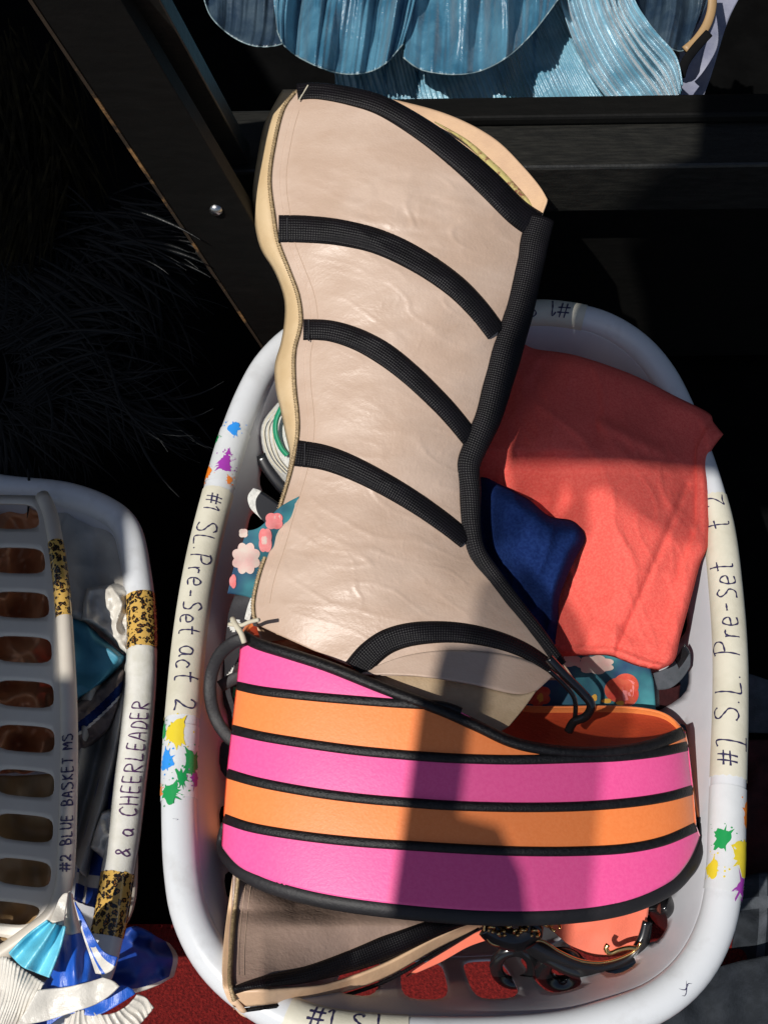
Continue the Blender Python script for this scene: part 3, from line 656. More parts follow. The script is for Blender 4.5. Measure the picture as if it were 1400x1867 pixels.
# ------------------------------------------------------------------ clothes in the main basket
def rp(y, z): return DZ(y, z)
def cloth(name, label, cat, top, right, bottom, left, depth, m, nu=70, nv=70, solid=.002, group=None, parent=None, mi=None):
    o = patch(name, top, right, bottom, left, depth, m, parent, nu, nv, solid, mi)
    if not parent: tag(o, label, cat, group)
    return o
def edge(u, v, r=.03, w=.08):
    e = min(u, 1-u, v, 1-v); return r*max(0, 1-e/w)**2
def dcoral(u, v, x, y):
    d = rp(y, .285)-.030*math.sin(math.pi*min(1, u*1.1))*math.sin(math.pi*min(1, v+.15))
    d += .0035*fn((x*.5+y*.6, y*.25-x*.5), .022, 14)-.0022*max(0, 1-8*abs(fn((x*.5+y*.4, y*.5-x*.6), .012, 15)))-.0012*max(0, 1-8*abs(fn((x-y*.4, y*.3+x*.2), .03, 16)))
    if u > .93: d -= .0025
    if v > .955: d -= .003
    d += .006*fn((x, y), .010, 3)+edge(u, v, .010, .035)+.045*max(0, min(1, (1120-x)/120.))*max(0, min(1, (y-820)/90.))
    q = (x-1150)*.45+(y-930)*.9                          # soft crease lines
    l1 = abs((x-(1225-(y-950)*.42))) ; d += .0035*math.exp(-(l1/7.)**2)*(1 if y > 880 else .2)
    l2 = abs((x-(1190-(y-1000)*.47))); d -= .003*math.exp(-(l2/22.)**2)*(1 if y > 900 else 0)
    l3 = abs((y-(790+(x-1130)*.45))); d -= .004*math.exp(-(l3/12.)**2)*(1 if 1090 < x < 1210 else 0)
    return d
cloth('folded_cloth', 'large coral red cloth folded over the right side of the basket beside the boot shaft', 'cloth',
      [(900, 615), (945, 622), (975, 636), (1050, 648), (1150, 682), (1230, 722), (1290, 752), (1300, 770), (1318, 792)],
      [(1318, 792), (1296, 822), (1288, 850), (1292, 905), (1292, 985), (1275, 1030), (1262, 1080), (1240, 1160), (1228, 1205), (1200, 1222)],
      [(900, 1120), (1000, 1190), (1060, 1195), (1110, 1196), (1160, 1214), (1200, 1222)],
      [(900, 615), (870, 780), (860, 900), (870, 1000), (900, 1120)], dcoral, M['coral'], 110, 110, .003)
def dnavy(u, v, x, y):
    q = max(0, min(1, (x-lin(Rtab, y)-8)/80.)); q = q*q*(3-2*q); return BC(y)+.036-.045*q-.006*math.sin(math.pi*v)+.02*max(0,u-.6)+.012*fn((x*1.3, y*.6), .015, 7)-.004*max(0, 1-6*abs(fn((x+y*.5, y*.4-x*.2), .016, 17)))+edge(u, v, .03, .10)
cloth('rolled_garment', 'dark navy blue garment bunched between the boot ankle and the coral cloth', 'garment',
      [(820, 870), (880, 870), (905, 880), (960, 908), (1000, 940), (1040, 948), (1060, 962)],
      [(1060, 962), (1066, 985), (1048, 1020), (1030, 1060), (1018, 1100), (1020, 1150), (1030, 1215)],
      [(850, 1230), (900, 1230), (960, 1225), (1030, 1215)],
      [(820, 870), (815, 1000), (830, 1100), (850, 1230)], dnavy, M['navy'], 70, 70, .003)
# flowered cotton: base cloth + printed flowers in its own mesh
def flowers(o_name, label, curves, dfun, blobs, par=None):
    o = patch(o_name, *curves, dfun, [M['floral']], None, 60, 40, .0015)
    tag(o, label, 'cloth', 'flowered cotton pieces'); 
    for (x, y, rx, ry, mm, pet) in blobs:
        V = [P(x, y, dfun(.5, .5, x, y)-.0007)]; n = 48
        for rg in (1, 2, 3):
            for i in range(n):
                t = 2*math.pi*i/n; r = rg/3*(1+.22*abs(math.sin(pet*t/2))-.1)
                px_, py_ = x+rx*r*math.cos(t), y+ry*r*math.sin(t); V.append(P(px_, py_, dfun(.5, .5, px_, py_)-.0007))
        Fc = [(0, 1+(i+1) % n, 1+i) for i in range(n)]+[(1+g*n+i, 1+g*n+(i+1) % n, 1+(g+1)*n+(i+1) % n, 1+(g+1)*n+i) for g in range(2) for i in range(n)]
        link('printed_flower', V, Fc, mm, o)
    return o
M['petal'] = mat('petal_print', (.62, .52, .44), .8, (.66, .40, .36), 60)
M['petalr'] = mat('red_print', (.55, .05, .03), .8, (.60, .10, .05), 120)
M['petalp'] = mat('pink_print', (.78, .28, .27), .8, (.72, .16, .16), 60)
M['petaly'] = mat('yellow_print', (.70, .38, .05), .8)
flowers('flowered_cloth', 'teal flowered cotton with red fruit print under the coral cloth and above the insole',
        ([(960, 1170), (1050, 1185), (1120, 1190), (1180, 1205)], [(1180, 1205), (1190, 1240), (1195, 1300)], [(940, 1330), (1040, 1330), (1130, 1325), (1195, 1300)], [(960, 1170), (945, 1240), (940, 1330)]),
        lambda u, v, x, y: .945+.006*fn((x, y), .02, 4), [(1085, 1212, 32, 16, M['petal'], 7), (1040, 1205, 18, 10, M['petal'], 5), (1135, 1258, 30, 28, M['petalr'], 3), (1148, 1262, 15, 22, M['petalp'], 2), (1150, 1262, 8, 14, M['petalr'], 2), (980, 1268, 22, 20, M['petalr'], 6), (984, 1274, 6, 10, M['petaly'], 3), (1105, 1278, 9, 4, M['petaly'], 3), (1130, 1282, 7, 4, M['petaly'], 3), (1083, 1272, 5, 6, M['petaly'], 3)])
flowers('flowered_cloth', 'teal flowered cotton with cream and pink blooms poking out left of the boot heel',
        ([(450, 968), (475, 960), (510, 925), (545, 905)], [(545, 905), (550, 1000), (545, 1110)], [(415, 1082), (450, 1088), (490, 1102), (545, 1110)], [(450, 968), (435, 1010), (425, 1040), (415, 1082)]),
        lambda u, v, x, y: .905+.01*fn((x, y), .02, 6), [(449, 1018, 24, 27, M['petal'], 8), (484, 985, 12, 22, M['petalp'], 4), (482, 985, 5, 8, M['petal'], 4), (500, 950, 16, 15, M['petalp'], 4), (506, 943, 6, 5, M['petal'], 4), (425, 1060, 6, 12, M['petalp'], 3), (444, 972, 8, 8, M['petal'], 4)])
# white canvas shoe cuff with a green band
sh = root('canvas_shoe', P(520, 820, .95)); tag(sh, 'white canvas shoe edge with a green band behind the boot at the left rim', 'shoe')
patch('canvas_upper', [(505, 735), (530, 722), (560, 720)], [(560, 720), (560, 820), (560, 905)], [(512, 872), (535, 893), (560, 905)], [(505, 735), (480, 768), (476, 800), (486, 838), (512, 872)], lambda u, v, x, y: .972+.02*(1-u)**2*3-.01*math.sin(math.pi*v), M['mesh'], sh, 30, 40, .003)
strip('green_band', [(516, 738), (504, 765), (503, 790), (512, 815), (524, 830)], 5, lambda x, y: .966+.012*(1-(x-480)/60.), .004, M['grass'], sh, n=30)
for k in range(3):
    strip('stitch_row', [(502+7*k, 745), (484+8*k, 770), (482+8*k, 800), (492+8*k, 836), (514+8*k, 862)], 1.2, lambda x, y: .972+.05*((max(0, 560-x)/84.)**2)-.008, .0006, M['cord'], sh, n=60, k=3)
tube('shoe_tongue', [P(x, y, 1.02) for x, y in cr([(478, 828), (492, 855), (520, 890), (545, 905)], 12)], .007, M['gloss'], sh, flat=.3)
# black printed card/bag with a pale scalloped edge
o = patch('price_card', [(462, 890), (480, 897), (510, 918), (540, 935)], [(540, 935), (530, 960), (520, 985)], [(470, 940), (490, 960), (505, 972), (520, 985)], [(462, 890), (452, 905), (456, 925), (470, 940)], lambda u, v, x, y: .97+.0*u, [M['gloss'], M['mesh']], None, 30, 12, .001, mi=lambda u, v: 1 if u < .17 else 0)
tag(o, 'black scrap with a pale scalloped edge left of the boot, inside the basket wall', 'scrap')
# striped black and white bag with a black strap loop
bag = root('striped_bag', P(440, 1250, .93)); tag(bag, 'black and white printed bag with a strap loop left of the platform', 'bag')
patch('bag_body', [(428, 1085), (450, 1082), (480, 1095), (520, 1110)], [(520, 1110), (480, 1250), (460, 1420)], [(395, 1420), (420, 1420), (440, 1420), (460, 1420)], [(428, 1085), (415, 1130), (405, 1250), (395, 1420)], lambda u, v, x, y: .925+.012*fn((x, y), .015, 2)-.01*math.sin(math.pi*u), [M['strap'], M['mesh'], M['pink'], M['grass']], bag, 50, 90, .002,
      mi=lambda u, v: 1 if (.33 < u < .42 and v < .14) or (abs(v-.17)+abs(u-.15)*.35 < .05 and v > .15) or (.34 < v < .46 and abs(u-.42) < (v-.34)*3.) else (3 if .50 < v < .56 and u > .28 else (2 if v > .56 and u > .35 else 0)))
tube('strap_loop', [P(x, y, d) for x, y, d in cr([(445, 1165, .865), (425, 1172, .868), (400, 1195, .875), (386, 1230, .88), (384, 1270, .88), (394, 1310, .88), (415, 1342, .875), (440, 1360, .87)], 60)], .0052, M['rubber'], bag, flat=.3)
tube('strap_loop', [P(x, y, .895) for x, y in cr([(402, 1252), (430, 1236), (460, 1230)], 12)], .005, M['strap'], bag, flat=.3)
tube('cream_cord', [P(x, y, d) for x, y, d in cr([(418, 1138, .87), (440, 1140, .862), (455, 1134, .858), (472, 1130, .85)], 20)], .0016, M['cord'], bag)
tube('cream_cord', [P(x, y, d) for x, y, d in cr([(424, 1128, .87), (432, 1142, .862), (440, 1155, .86), (446, 1172, .86)], 16)], .0022, M['cord'], bag)
# grey sandal strap at the right of the insole
o = root('ankle_strap', P(1210, 1230, .96)); tag(o, 'grey and black leather strap curling up between the coral cloth and the right basket wall', 'strap')
patch('strap', [(1190, 1228), (1215, 1218), (1235, 1195), (1246, 1175)], [(1246, 1175), (1256, 1190), (1256, 1215)], [(1198, 1258), (1220, 1255), (1240, 1240), (1256, 1215)], [(1190, 1228), (1193, 1240), (1198, 1258)], lambda u, v, x, y: .93-.015*u, [M['greysuede'], M['gloss']], o, 30, 12, .002, mi=lambda u, v: 1 if u > .6 and v < .5 else 0)
patch('under_strap', [(1160, 1230), (1190, 1230), (1210, 1250), (1240, 1245)], [(1240, 1245), (1238, 1265), (1236, 1285)], [(1165, 1300), (1190, 1295), (1210, 1290), (1236, 1285)], [(1160, 1230), (1160, 1260), (1165, 1300)], lambda u, v, x, y: .955, [M['gloss'], M['maroon']], o, 20, 12, .002, mi=lambda u, v: 1 if u > .5 else 0)
# heap of clothes deeper in the basket
def heap(name, label, m, x0, x1, y0, y1, z, seed, amp=.02, group=None):
    nu, nv = 60, 60; V = []
    for j in range(nv):
        for i in range(nu):
            u, v = i/(nu-1), j/(nv-1); a = 2*math.pi*u
            x = x0+(x1-x0)*u; y = y0+(y1-y0)*v; e = min(1, 5*min(u, 1-u), 5*min(v, 1-v))
            V.append(Vector((x, y, z*(.25+.75*e**.5)+amp*fn((x, y), 16, seed)+amp*.6*fn((x, y), 40, seed+3))))
    o = link(name, V, gridf(nu, nv), m, None, solid=.003); tag(o, label, 'clothes', group); return o
heap('crumpled_garment', 'crumpled coral garment deep in the middle of the main basket under the boot', M['coral'], -.09, .22, .26, .60, .15, 4)
heap('crumpled_garment', 'dark crumpled garment under the peach cloth at the near end of the main basket', M['darkgrey'], .08, .20, .185, .26, .10, 6)
# second boot under the platform
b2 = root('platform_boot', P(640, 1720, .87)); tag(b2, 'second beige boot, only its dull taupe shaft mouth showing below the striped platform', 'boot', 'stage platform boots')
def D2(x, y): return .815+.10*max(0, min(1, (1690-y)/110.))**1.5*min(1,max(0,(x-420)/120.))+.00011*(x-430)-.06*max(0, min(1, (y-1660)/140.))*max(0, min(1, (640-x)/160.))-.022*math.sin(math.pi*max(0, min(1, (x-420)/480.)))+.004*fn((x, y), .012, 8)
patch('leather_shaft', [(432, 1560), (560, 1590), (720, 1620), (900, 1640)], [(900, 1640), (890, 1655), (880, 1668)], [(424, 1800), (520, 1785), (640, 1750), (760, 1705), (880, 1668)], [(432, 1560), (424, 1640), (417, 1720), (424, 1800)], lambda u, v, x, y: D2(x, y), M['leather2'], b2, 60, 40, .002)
strip('top_piping', [(426, 1806), (480, 1790), (560, 1776), (640, 1752), (720, 1722), (800, 1690), (885, 1662)], [8, 17, 21, 23, 23, 20, 13], D2, .005, M['piping'], b2, n=80, k=11)
patch('inner_lining', [(426, 1808), (500, 1805), (600, 1795), (700, 1760), (800, 1708), (885, 1672)], [(885, 1672), (886, 1678), (884, 1688)], [(432, 1838), (500, 1830), (600, 1816), (700, 1784), (800, 1728), (884, 1688)], [(426, 1808), (426, 1820), (432, 1838)], lambda u, v, x, y: D2(x, y)-.002+.008*v, M['tan2'], b2, 60, 8, .002)
tube('dark_edge', [P(x, y, D2(x, y)+.006) for x, y in cr([(445, 1842), (520, 1832), (600, 1822), (700, 1790), (800, 1734), (870, 1692)], 50)], .0016, M['piping'], b2, k=6)
tube('zipper', [P(x, y, D2(x, y)-.002) for x, y in cr([(436, 1590), (428, 1660), (422, 1730), (420, 1790), (428, 1825)], 150)], [.0013 if i % 2 else .0021 for i in range(150)], M['zip'], b2, k=6)
patch('zip_guard', [(424, 1600), (430, 1600), (438, 1600)], [(438, 1600), (424, 1720), (424, 1800), (450, 1845)], [(428, 1835), (440, 1848), (448, 1846)], [(424, 1600), (410, 1700), (405, 1780), (414, 1820), (428, 1835)], lambda u, v, x, y: D2(430, y)+.001, M['tan2'], b2, 6, 40, .002)
for off_ in (14, 24): strip('seam', [(436+off_, 1600), (428+off_, 1660), (422+off_, 1730), (422+off_, 1778)], 1.5, D2, .0006, M['stitch'], b2, n=60, k=3)
patch('zip_pull_tab', [(412, 1815), (428, 1822), (440, 1835)], [(440, 1835), (446, 1848), (450, 1856)], [(428, 1838), (438, 1850), (450, 1856)], [(412, 1815), (416, 1826), (428, 1838)], lambda u, v, x, y: .775, M['tan2'], b2, 6, 6, .003)
# peach cloth and jewellery at the near end
cloth('peach_cloth', 'smooth peach cloth under the toe of the platform at the near right of the basket', 'cloth', [(980, 1640), (1060, 1640), (1120, 1640), (1185, 1630)], [(1185, 1630), (1180, 1670), (1172, 1705), (1158, 1738)], [(1000, 1690), (1040, 1725), (1090, 1745), (1158, 1738)], [(980, 1640), (985, 1665), (1000, 1690)], lambda u, v, x, y: .845+.005*fn((x, y), .02, 4), M['peach'], 40, 30)
cloth('peach_fabric', 'narrow peach fabric fold lying beside the second boot at the near end of the basket', 'cloth', [(770, 1760), (820, 1730), (870, 1700), (900, 1690)], [(900, 1690), (896, 1705), (885, 1715)], [(740, 1782), (800, 1756), (850, 1728), (885, 1715)], [(770, 1760), (755, 1770), (740, 1782)], lambda u, v, x, y: .86, M['peach'], 30, 8)
def chain(name, label, pts, d, m, r=.0042):
    C = [P(x, y, d-.008*math.sin(i/39*math.pi)) for i, (x, y) in enumerate(cr(pts, 40))]; o = tube(name, C, r, m, None, k=10, flat=.6); return tag(o, label, 'bracelet')
nk = root('necklace', P(950, 1720, .85)); tag(nk, 'black and gold collar necklace tangled below the platform in front of the peach cloth', 'necklace')
tube('black_band', [P(x, y, .835) for x, y in cr([(890, 1685), (920, 1700), (960, 1720), (1000, 1742), (1050, 1765), (1100, 1770), (1150, 1750), (1172, 1715), (1180, 1680)], 70)], [.004+.004*math.sin(math.pi*i/69) for i in range(70)], M['gloss'], nk, flat=.6)
tube('gold_rim', [P(x, y, .826) for x, y in cr([(885, 1678), (884, 1700), (900, 1722), (950, 1722), (985, 1715), (1020, 1735), (1060, 1752), (1105, 1754), (1150, 1738), (1168, 1718)], 90)], .0011, M['gold'], nk, k=8)
for x, y in ((896, 1695), (915, 1702), (925, 1685), (943, 1700), (955, 1690), (975, 1702), (1000, 1682), (1012, 1690)):
    r0 = random.uniform(6, 9); a0 = random.uniform(0, 6)
    tube('gold_link', [P(x+r0*math.cos(a0+t*.5), y+r0*.8*math.sin(a0+t*.5), .822+.004*math.sin(t)) for t in range(11)], .0012, M['gold'], nk, k=6)
tube('gold_clasp', [P(x, y, .820) for x, y in cr([(1108, 1722), (1104, 1730), (1112, 1738), (1128, 1732), (1148, 1728), (1160, 1730)], 24)], .0019, M['gold'], nk, k=8)
tube('black_scroll', [P(x, y, .828) for x, y in cr([(888, 1690), (905, 1705), (940, 1715), (970, 1700), (960, 1685)], 30)], .0085, M['gloss'], nk, flat=.5)
for (cx, cy, rx, ry, rr, lab, z0) in ((938, 1762, 34, 30, .0052, 'black hoop bracelet, the left one below the gold necklace', .86), (1022, 1768, 32, 26, .0068, 'thick black hoop bracelet, the right one below the gold necklace', .85)):
    C = [P(cx+rx*math.cos(2*math.pi*i/40), cy+ry*math.sin(2*math.pi*i/40), z0+.008*math.sin(2*math.pi*i/40)) for i in range(40)]
    tag(tube('bracelet', C, rr, M['gloss'], None, k=12, closed=True, flat=.8), lab, 'bracelet', 'black hoop bracelets')
o = patch('patent_shoe', [(1185, 1640), (1210, 1618), (1232, 1632)], [(1232, 1632), (1250, 1665), (1236, 1700)], [(1190, 1680), (1212, 1698), (1236, 1700)], [(1185, 1640), (1180, 1660), (1190, 1680)], lambda u, v, x, y: .86-.03*math.sin(math.pi*u)*math.sin(math.pi*v), M['gloss'], None, 20, 20, .002)
tag(o, 'shiny black toe of a patent shoe at the right end of the platform sole', 'shoe')

# ------------------------------------------------------------------ blue dress
dress = root('organza_dress', P(820, 230, 1.28)); tag(dress, 'shiny light blue organza dress with crystal pleats and scalloped ruffles lying on the rack', 'dress')
def pleat(n, amp, sh=0): 
    def g(u, v):
        w_ = u+.018*math.sin(v*4+sh)+.05*fn((u*n*.12, v*.8+sh), 1, 11+sh)
        a = abs(math.sin(math.pi*n*w_))-.5
        return amp*(a*(.35+1.3*abs(fn((w_*n*.7, v*.6), 1, 21+sh)+.3)))+amp*1.2*fn((w_*n*.16, v*.9), 1, 31+sh)
    return g
pl = pleat(64, .0065)
patch('pleated_skirt', [(600, -160), (760, -170), (900, -170), (1060, -160)], [(1060, -160), (1090, -40), (1140, 60), (1190, 150), (1240, 232)], [(620, 265), (760, 245), (900, 240), (1060, 233), (1240, 232)], [(600, -160), (610, 0), (610, 130), (620, 265)], lambda u, v, x, y: 1.188+pl(u, v)*(.5+.8*v)+.012*fn((x, y), .012, 3), M['blueskirt'], dress, 300, 40, .0008)
pl2 = pleat(10, .018, 1)
patch('pleated_frill', [(1000, -150), (1030, -150), (1080, -160), (1140, -150)], [(1140, -150), (1150, -20), (1180, 40), (1230, 100), (1243, 155)], [(1150, 232), (1190, 235), (1222, 228), (1236, 185), (1243, 155)], [(1000, -150), (1020, 0), (1070, 130), (1150, 232)], lambda u, v, x, y: 1.160+pl2(u, v)+.01*fn((x, y), .02, 5), M['blueskirt'], dress, 140, 60, .001)
def ruffle(nm, top, right, bottom, left, d0, n, seed, m, amp=.034):
    def p(u, v):
        w_ = u+.03*math.sin(v*3+seed)*(1-v)
        return amp*(2.4*fn((w_*n*.9, v*.5), 1, seed)+.55*fn((w_*n*3, v*.8), 1, seed+4)+.07*fn((w_*n*9, v*2), 1, seed+5))
    f = lambda u, v, x, y: d0+p(u, v)*(1-.55*v)+.012*fn((x*1.5, y*.5), .02, seed)-.03*v*v
    patch('ruffle', top, right, bottom, left, f, m, dress, 180, 50, .0006)
    n_ = 120; B = cr(bottom, n_)
    tube('ruffle_hem', [P(x, y, f(i/(n_-1), 1, x, y)-.0006) for i, (x, y) in enumerate(B)], .0007, M['bluehem'], dress, k=6)
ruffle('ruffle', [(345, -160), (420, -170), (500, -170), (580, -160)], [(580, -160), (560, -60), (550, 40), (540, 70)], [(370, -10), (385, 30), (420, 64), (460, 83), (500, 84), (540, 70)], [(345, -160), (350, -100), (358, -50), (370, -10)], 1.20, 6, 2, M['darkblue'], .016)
ruffle('ruffle', [(500, -160), (580, -170), (680, -170), (800, -160)], [(800, -160), (770, -60), (750, 30), (735, 80)], [(505, 55), (520, 85), (555, 110), (610, 132), (660, 134), (700, 118), (735, 80)], [(500, -160), (500, -80), (500, 0), (505, 55)], 1.16, 9, 3, M['bluesat'])
ruffle('ruffle', [(760, -160), (860, -170), (960, -170), (1050, -160)], [(1050, -160), (1040, -80), (1030, -30), (1020, -5)], [(735, 105), (770, 128), (830, 136), (880, 128), (930, 100), (975, 55), (1020, -5)], [(760, -160), (745, -60), (742, 30), (735, 105)], 1.15, 8, 5, M['bluesat'])
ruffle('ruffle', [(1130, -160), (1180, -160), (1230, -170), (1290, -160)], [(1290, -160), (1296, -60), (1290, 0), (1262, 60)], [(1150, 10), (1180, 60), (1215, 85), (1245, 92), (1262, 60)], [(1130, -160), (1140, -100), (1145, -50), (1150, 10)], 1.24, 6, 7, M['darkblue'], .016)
tube('straw_trim', [P(x, y, 1.20) for x, y in cr([(1290, -60), (1298, 0), (1290, 40), (1270, 72), (1248, 92)], 24)], [.005, ]*24, M['straw'], dress, flat=.5)
tube('black_ribbon', [P(x, y, 1.195) for x, y in cr([(1292, 60), (1265, 90), (1248, 115), (1240, 140)], 20)], .005, M['black'], dress, flat=.3)
cloth('grey_garment', 'greyish lavender garment folded beside the right edge of the blue dress', 'garment', [(1255, -60), (1290, -70), (1330, -70), (1380, -60)], [(1380, -60), (1330, 30), (1298, 130), (1268, 215)], [(1225, 205), (1240, 213), (1255, 216), (1268, 215)], [(1255, -60), (1245, 30), (1235, 120), (1225, 205)], lambda u, v, x, y: 1.27+.01*fn((x, y), .02, 3), M['greyblue'], 30, 30)

# ------------------------------------------------------------------ feathers and fringe at the left
def strands(name, m, clumps, seed, parent=None):
    rnd = random.Random(seed); V = []; Fc = []
    for (x, y, d, ang, spread, ln, n, curl, wd) in clumps:
        for _ in range(n):
            a = math.radians(ang+rnd.gauss(0, spread)); l = ln*rnd.uniform(.5, 1.1); x0 = x+rnd.gauss(0, 22); y0 = y+rnd.gauss(0, 22); dd = d+rnd.gauss(0, .02)
            c = curl*rnd.uniform(.4, 1.3); b0 = len(V); K = 9; w_ = wd*rnd.uniform(.6, 1.4)
            for k in range(K):
                t = k/(K-1); p = P(x0, y0, dd-.02*math.sin(t*2.5)); s_ = R_*math.cos(a)-U_*math.sin(a); q = R_*math.sin(a)+U_*math.cos(a)
                if k: pos = pos+s_*(l*.00052/(K-1))
                else: pos = p
                a += c/(K-1); ww = w_*math.sin(math.pi*(.12+.85*t))**.7
                V += [pos+q*ww+F_*.0, pos-F_*ww*.5, pos-q*ww]
            for k in range(K-1):
                o_ = b0+3*k; Fc += [(o_, o_+1, o_+4, o_+3), (o_+1, o_+2, o_+5, o_+4)]
    return link(name, V, Fc, m, parent)
cl = []
rnd = random.Random(5)
for _ in range(46):
    x = rnd.uniform(-40, 230); y = rnd.uniform(400, 760)-(x*.15); cl.append((x, y, 1.10+rnd.uniform(-.03, .05), rnd.uniform(-20, 60), 14, 190, 26, rnd.choice((-.9, .9, .5)), .0011))
for x, y, a in ((170, 430, 10), (210, 460, -10), (160, 500, 25), (60, 520, 20), (40, 640, -30), (90, 600, -20), (20, 860, 80), (0, 800, 70), (60, 720, -45)):
    cl.append((x, y, 1.06, a, 10, 170, 30, .6, .0016))
o = strands('feather_boa', M['feather'], cl, 3); tag(o, 'glossy black feather boa heaped in the dark at the left behind the baskets', 'feather boa')
cl = [(rnd.uniform(-30, 130), rnd.uniform(60, 330), 1.1, 75, 12, 200, 14, .2, .0013) for _ in range(36)]
cl += [(x, 360-x*.25, 1.06, 100, 8, 120, 40, .1, .0012) for x in range(-10, 90, 14)]
o = strands('fringed_costume', M['fringe'], cl, 9); tag(o, 'dim gold fringed costume hanging left of the slanted rack leg', 'costume')

# ------------------------------------------------------------------ contents of the left baskets
cloth('copper_cloth', 'crumpled metallic copper cloth seen through the slots of the tipped basket', 'cloth', [(-300, 900), (-150, 890), (0, 900), (95, 910)], [(95, 910), (105, 1100), (110, 1250), (100, 1400)], [(-300, 1420), (-150, 1400), (0, 1410), (100, 1400)], [(-300, 900), (-300, 1050), (-300, 1250), (-300, 1420)], lambda u, v, x, y: DZ(y, .275)+.05+.06*abs(fn((x, y*.8), .014, 3))+.02*abs(fn((x, y), .03, 5)), M['copper'], 120, 120)
cloth('straw_hat', 'yellowish straw and black pieces behind the lower slots of the tipped basket', 'hat', [(-200, 1410), (-100, 1410), (0, 1415), (100, 1410)], [(100, 1410), (100, 1500), (90, 1600), (60, 1700)], [(-200, 1720), (-100, 1720), (-20, 1720), (60, 1700)], [(-200, 1410), (-200, 1500), (-200, 1600), (-200, 1720)], lambda u, v, x, y: DZ(y, .275)+.06+.03*fn((x, y), .02, 8), M['straw'], 40, 40)
def dl(base, seed, amp=.012): return lambda u, v, x, y: DZ(y, .225)+base-.925+.012*abs(fn((x*1.2, y), .018, seed+9))+amp*fn((x, y), .012, seed)+amp*.7*math.sin(u*9+seed)*.5+edge(u, v, .02, .1)
cloth('grey_garment', 'plain warm grey garment filling the top of the left basket', 'garment', [(70, 905), (120, 915), (180, 940), (228, 980)], [(228, 980), (238, 1050), (240, 1130), (238, 1200)], [(110, 1120), (150, 1140), (190, 1165), (238, 1200)], [(70, 905), (90, 980), (100, 1050), (110, 1120)], dl(.925, 3), M['greycloth'], 50, 50)
cloth('teal_garment', 'teal blue garment in a triangle below the grey one in the left basket', 'garment', [(100, 1105), (150, 1130), (190, 1165), (232, 1198)], [(232, 1198), (215, 1220), (195, 1240), (160, 1262)], [(110, 1300), (130, 1290), (145, 1275), (160, 1262)], [(100, 1105), (105, 1160), (108, 1230), (110, 1300)], lambda u, v, x, y: DZ(y, .234)+.012*fn((x, y), .02, 5)-.005*max(0, 1-5*abs(fn((x*.8+y*.5, y*.5-x*.7), .018, 9)))+edge(u, v, .02, .1), M['teal'], 50, 50)
def crump(z, sd, amp=.012): return lambda u, v, x, y: DZ(y, z)+amp*fn((x, y), .02, sd)-.006*max(0, 1-5*abs(fn((x*.8+y*.5, y*.5-x*.7), .022, sd+2)))+.006*fn((x, y), .06, sd+4)+edge(u, v, .02, .12)
cloth('sunlit_patch', 'cream patch standing in for sunlight on the grey garment in the left basket', 'garment', [(158, 1072), (190, 1066), (215, 1062), (238, 1072)], [(238, 1072), (240, 1120), (240, 1160), (236, 1200)], [(150, 1130), (185, 1150), (215, 1180), (236, 1200)], [(158, 1072), (152, 1090), (150, 1110), (150, 1130)], crump(.238, 3, .016), M['cream'], 50, 50)  # pale cloth colour stands in for the sunlit part of the grey garment
cloth('brown_garment', 'dull brown and grey crumpled garment under the teal one in the left basket', 'garment', [(128, 1290), (160, 1268), (195, 1240), (232, 1205)], [(232, 1205), (228, 1250), (215, 1300), (200, 1330)], [(130, 1375), (150, 1372), (180, 1350), (200, 1330)], [(128, 1290), (126, 1320), (128, 1350), (130, 1375)], crump(.232, 6, .018), [M['taupe'], M['navy'], M['cream']], 60, 60, mi=lambda u, v: 1 if .42 < v+.2*u < .62 else (2 if .62 < v+.2*u < .68 else 0))
cloth('pale_fabric', 'small pale triangle of fabric low in the left basket against the rim', 'fabric', [(186, 1480), (198, 1475), (210, 1470)], [(210, 1470), (206, 1520), (196, 1575)], [(164, 1545), (180, 1558), (196, 1575)], [(186, 1480), (174, 1512), (164, 1545)], crump(.236, 8, .008), M['cream'], 24, 24)
cloth('grey_skirt', 'dull grey pleated skirt in the lower middle of the left basket', 'skirt', [(100, 1280), (150, 1262), (200, 1235), (240, 1190)], [(240, 1190), (225, 1350), (205, 1480), (180, 1620)], [(100, 1560), (130, 1570), (150, 1590), (180, 1620)], [(100, 1280), (110, 1380), (110, 1480), (100, 1560)], lambda u, v, x, y: DZ(y, .21)+.022*math.sin(u*11+v*5)+.01*fn((x, y), .02, 2), M['greycloth'], 70, 60)
cloth('navy_garment', 'royal blue and white garment low in the left basket near the leopard tape', 'garment', [(190, 1400), (205, 1380), (225, 1370), (240, 1350)], [(240, 1350), (230, 1450), (215, 1560), (195, 1660)], [(140, 1640), (155, 1650), (175, 1655), (195, 1660)], [(190, 1400), (170, 1480), (150, 1560), (140, 1640)], lambda u, v, x, y: DZ(y, .21)+.01*math.sin(u*8), [M['royald'], M['cream']], 50, 50, mi=lambda u, v: 1 if .22 < u < .30 or .8 < v < .87 else 0)
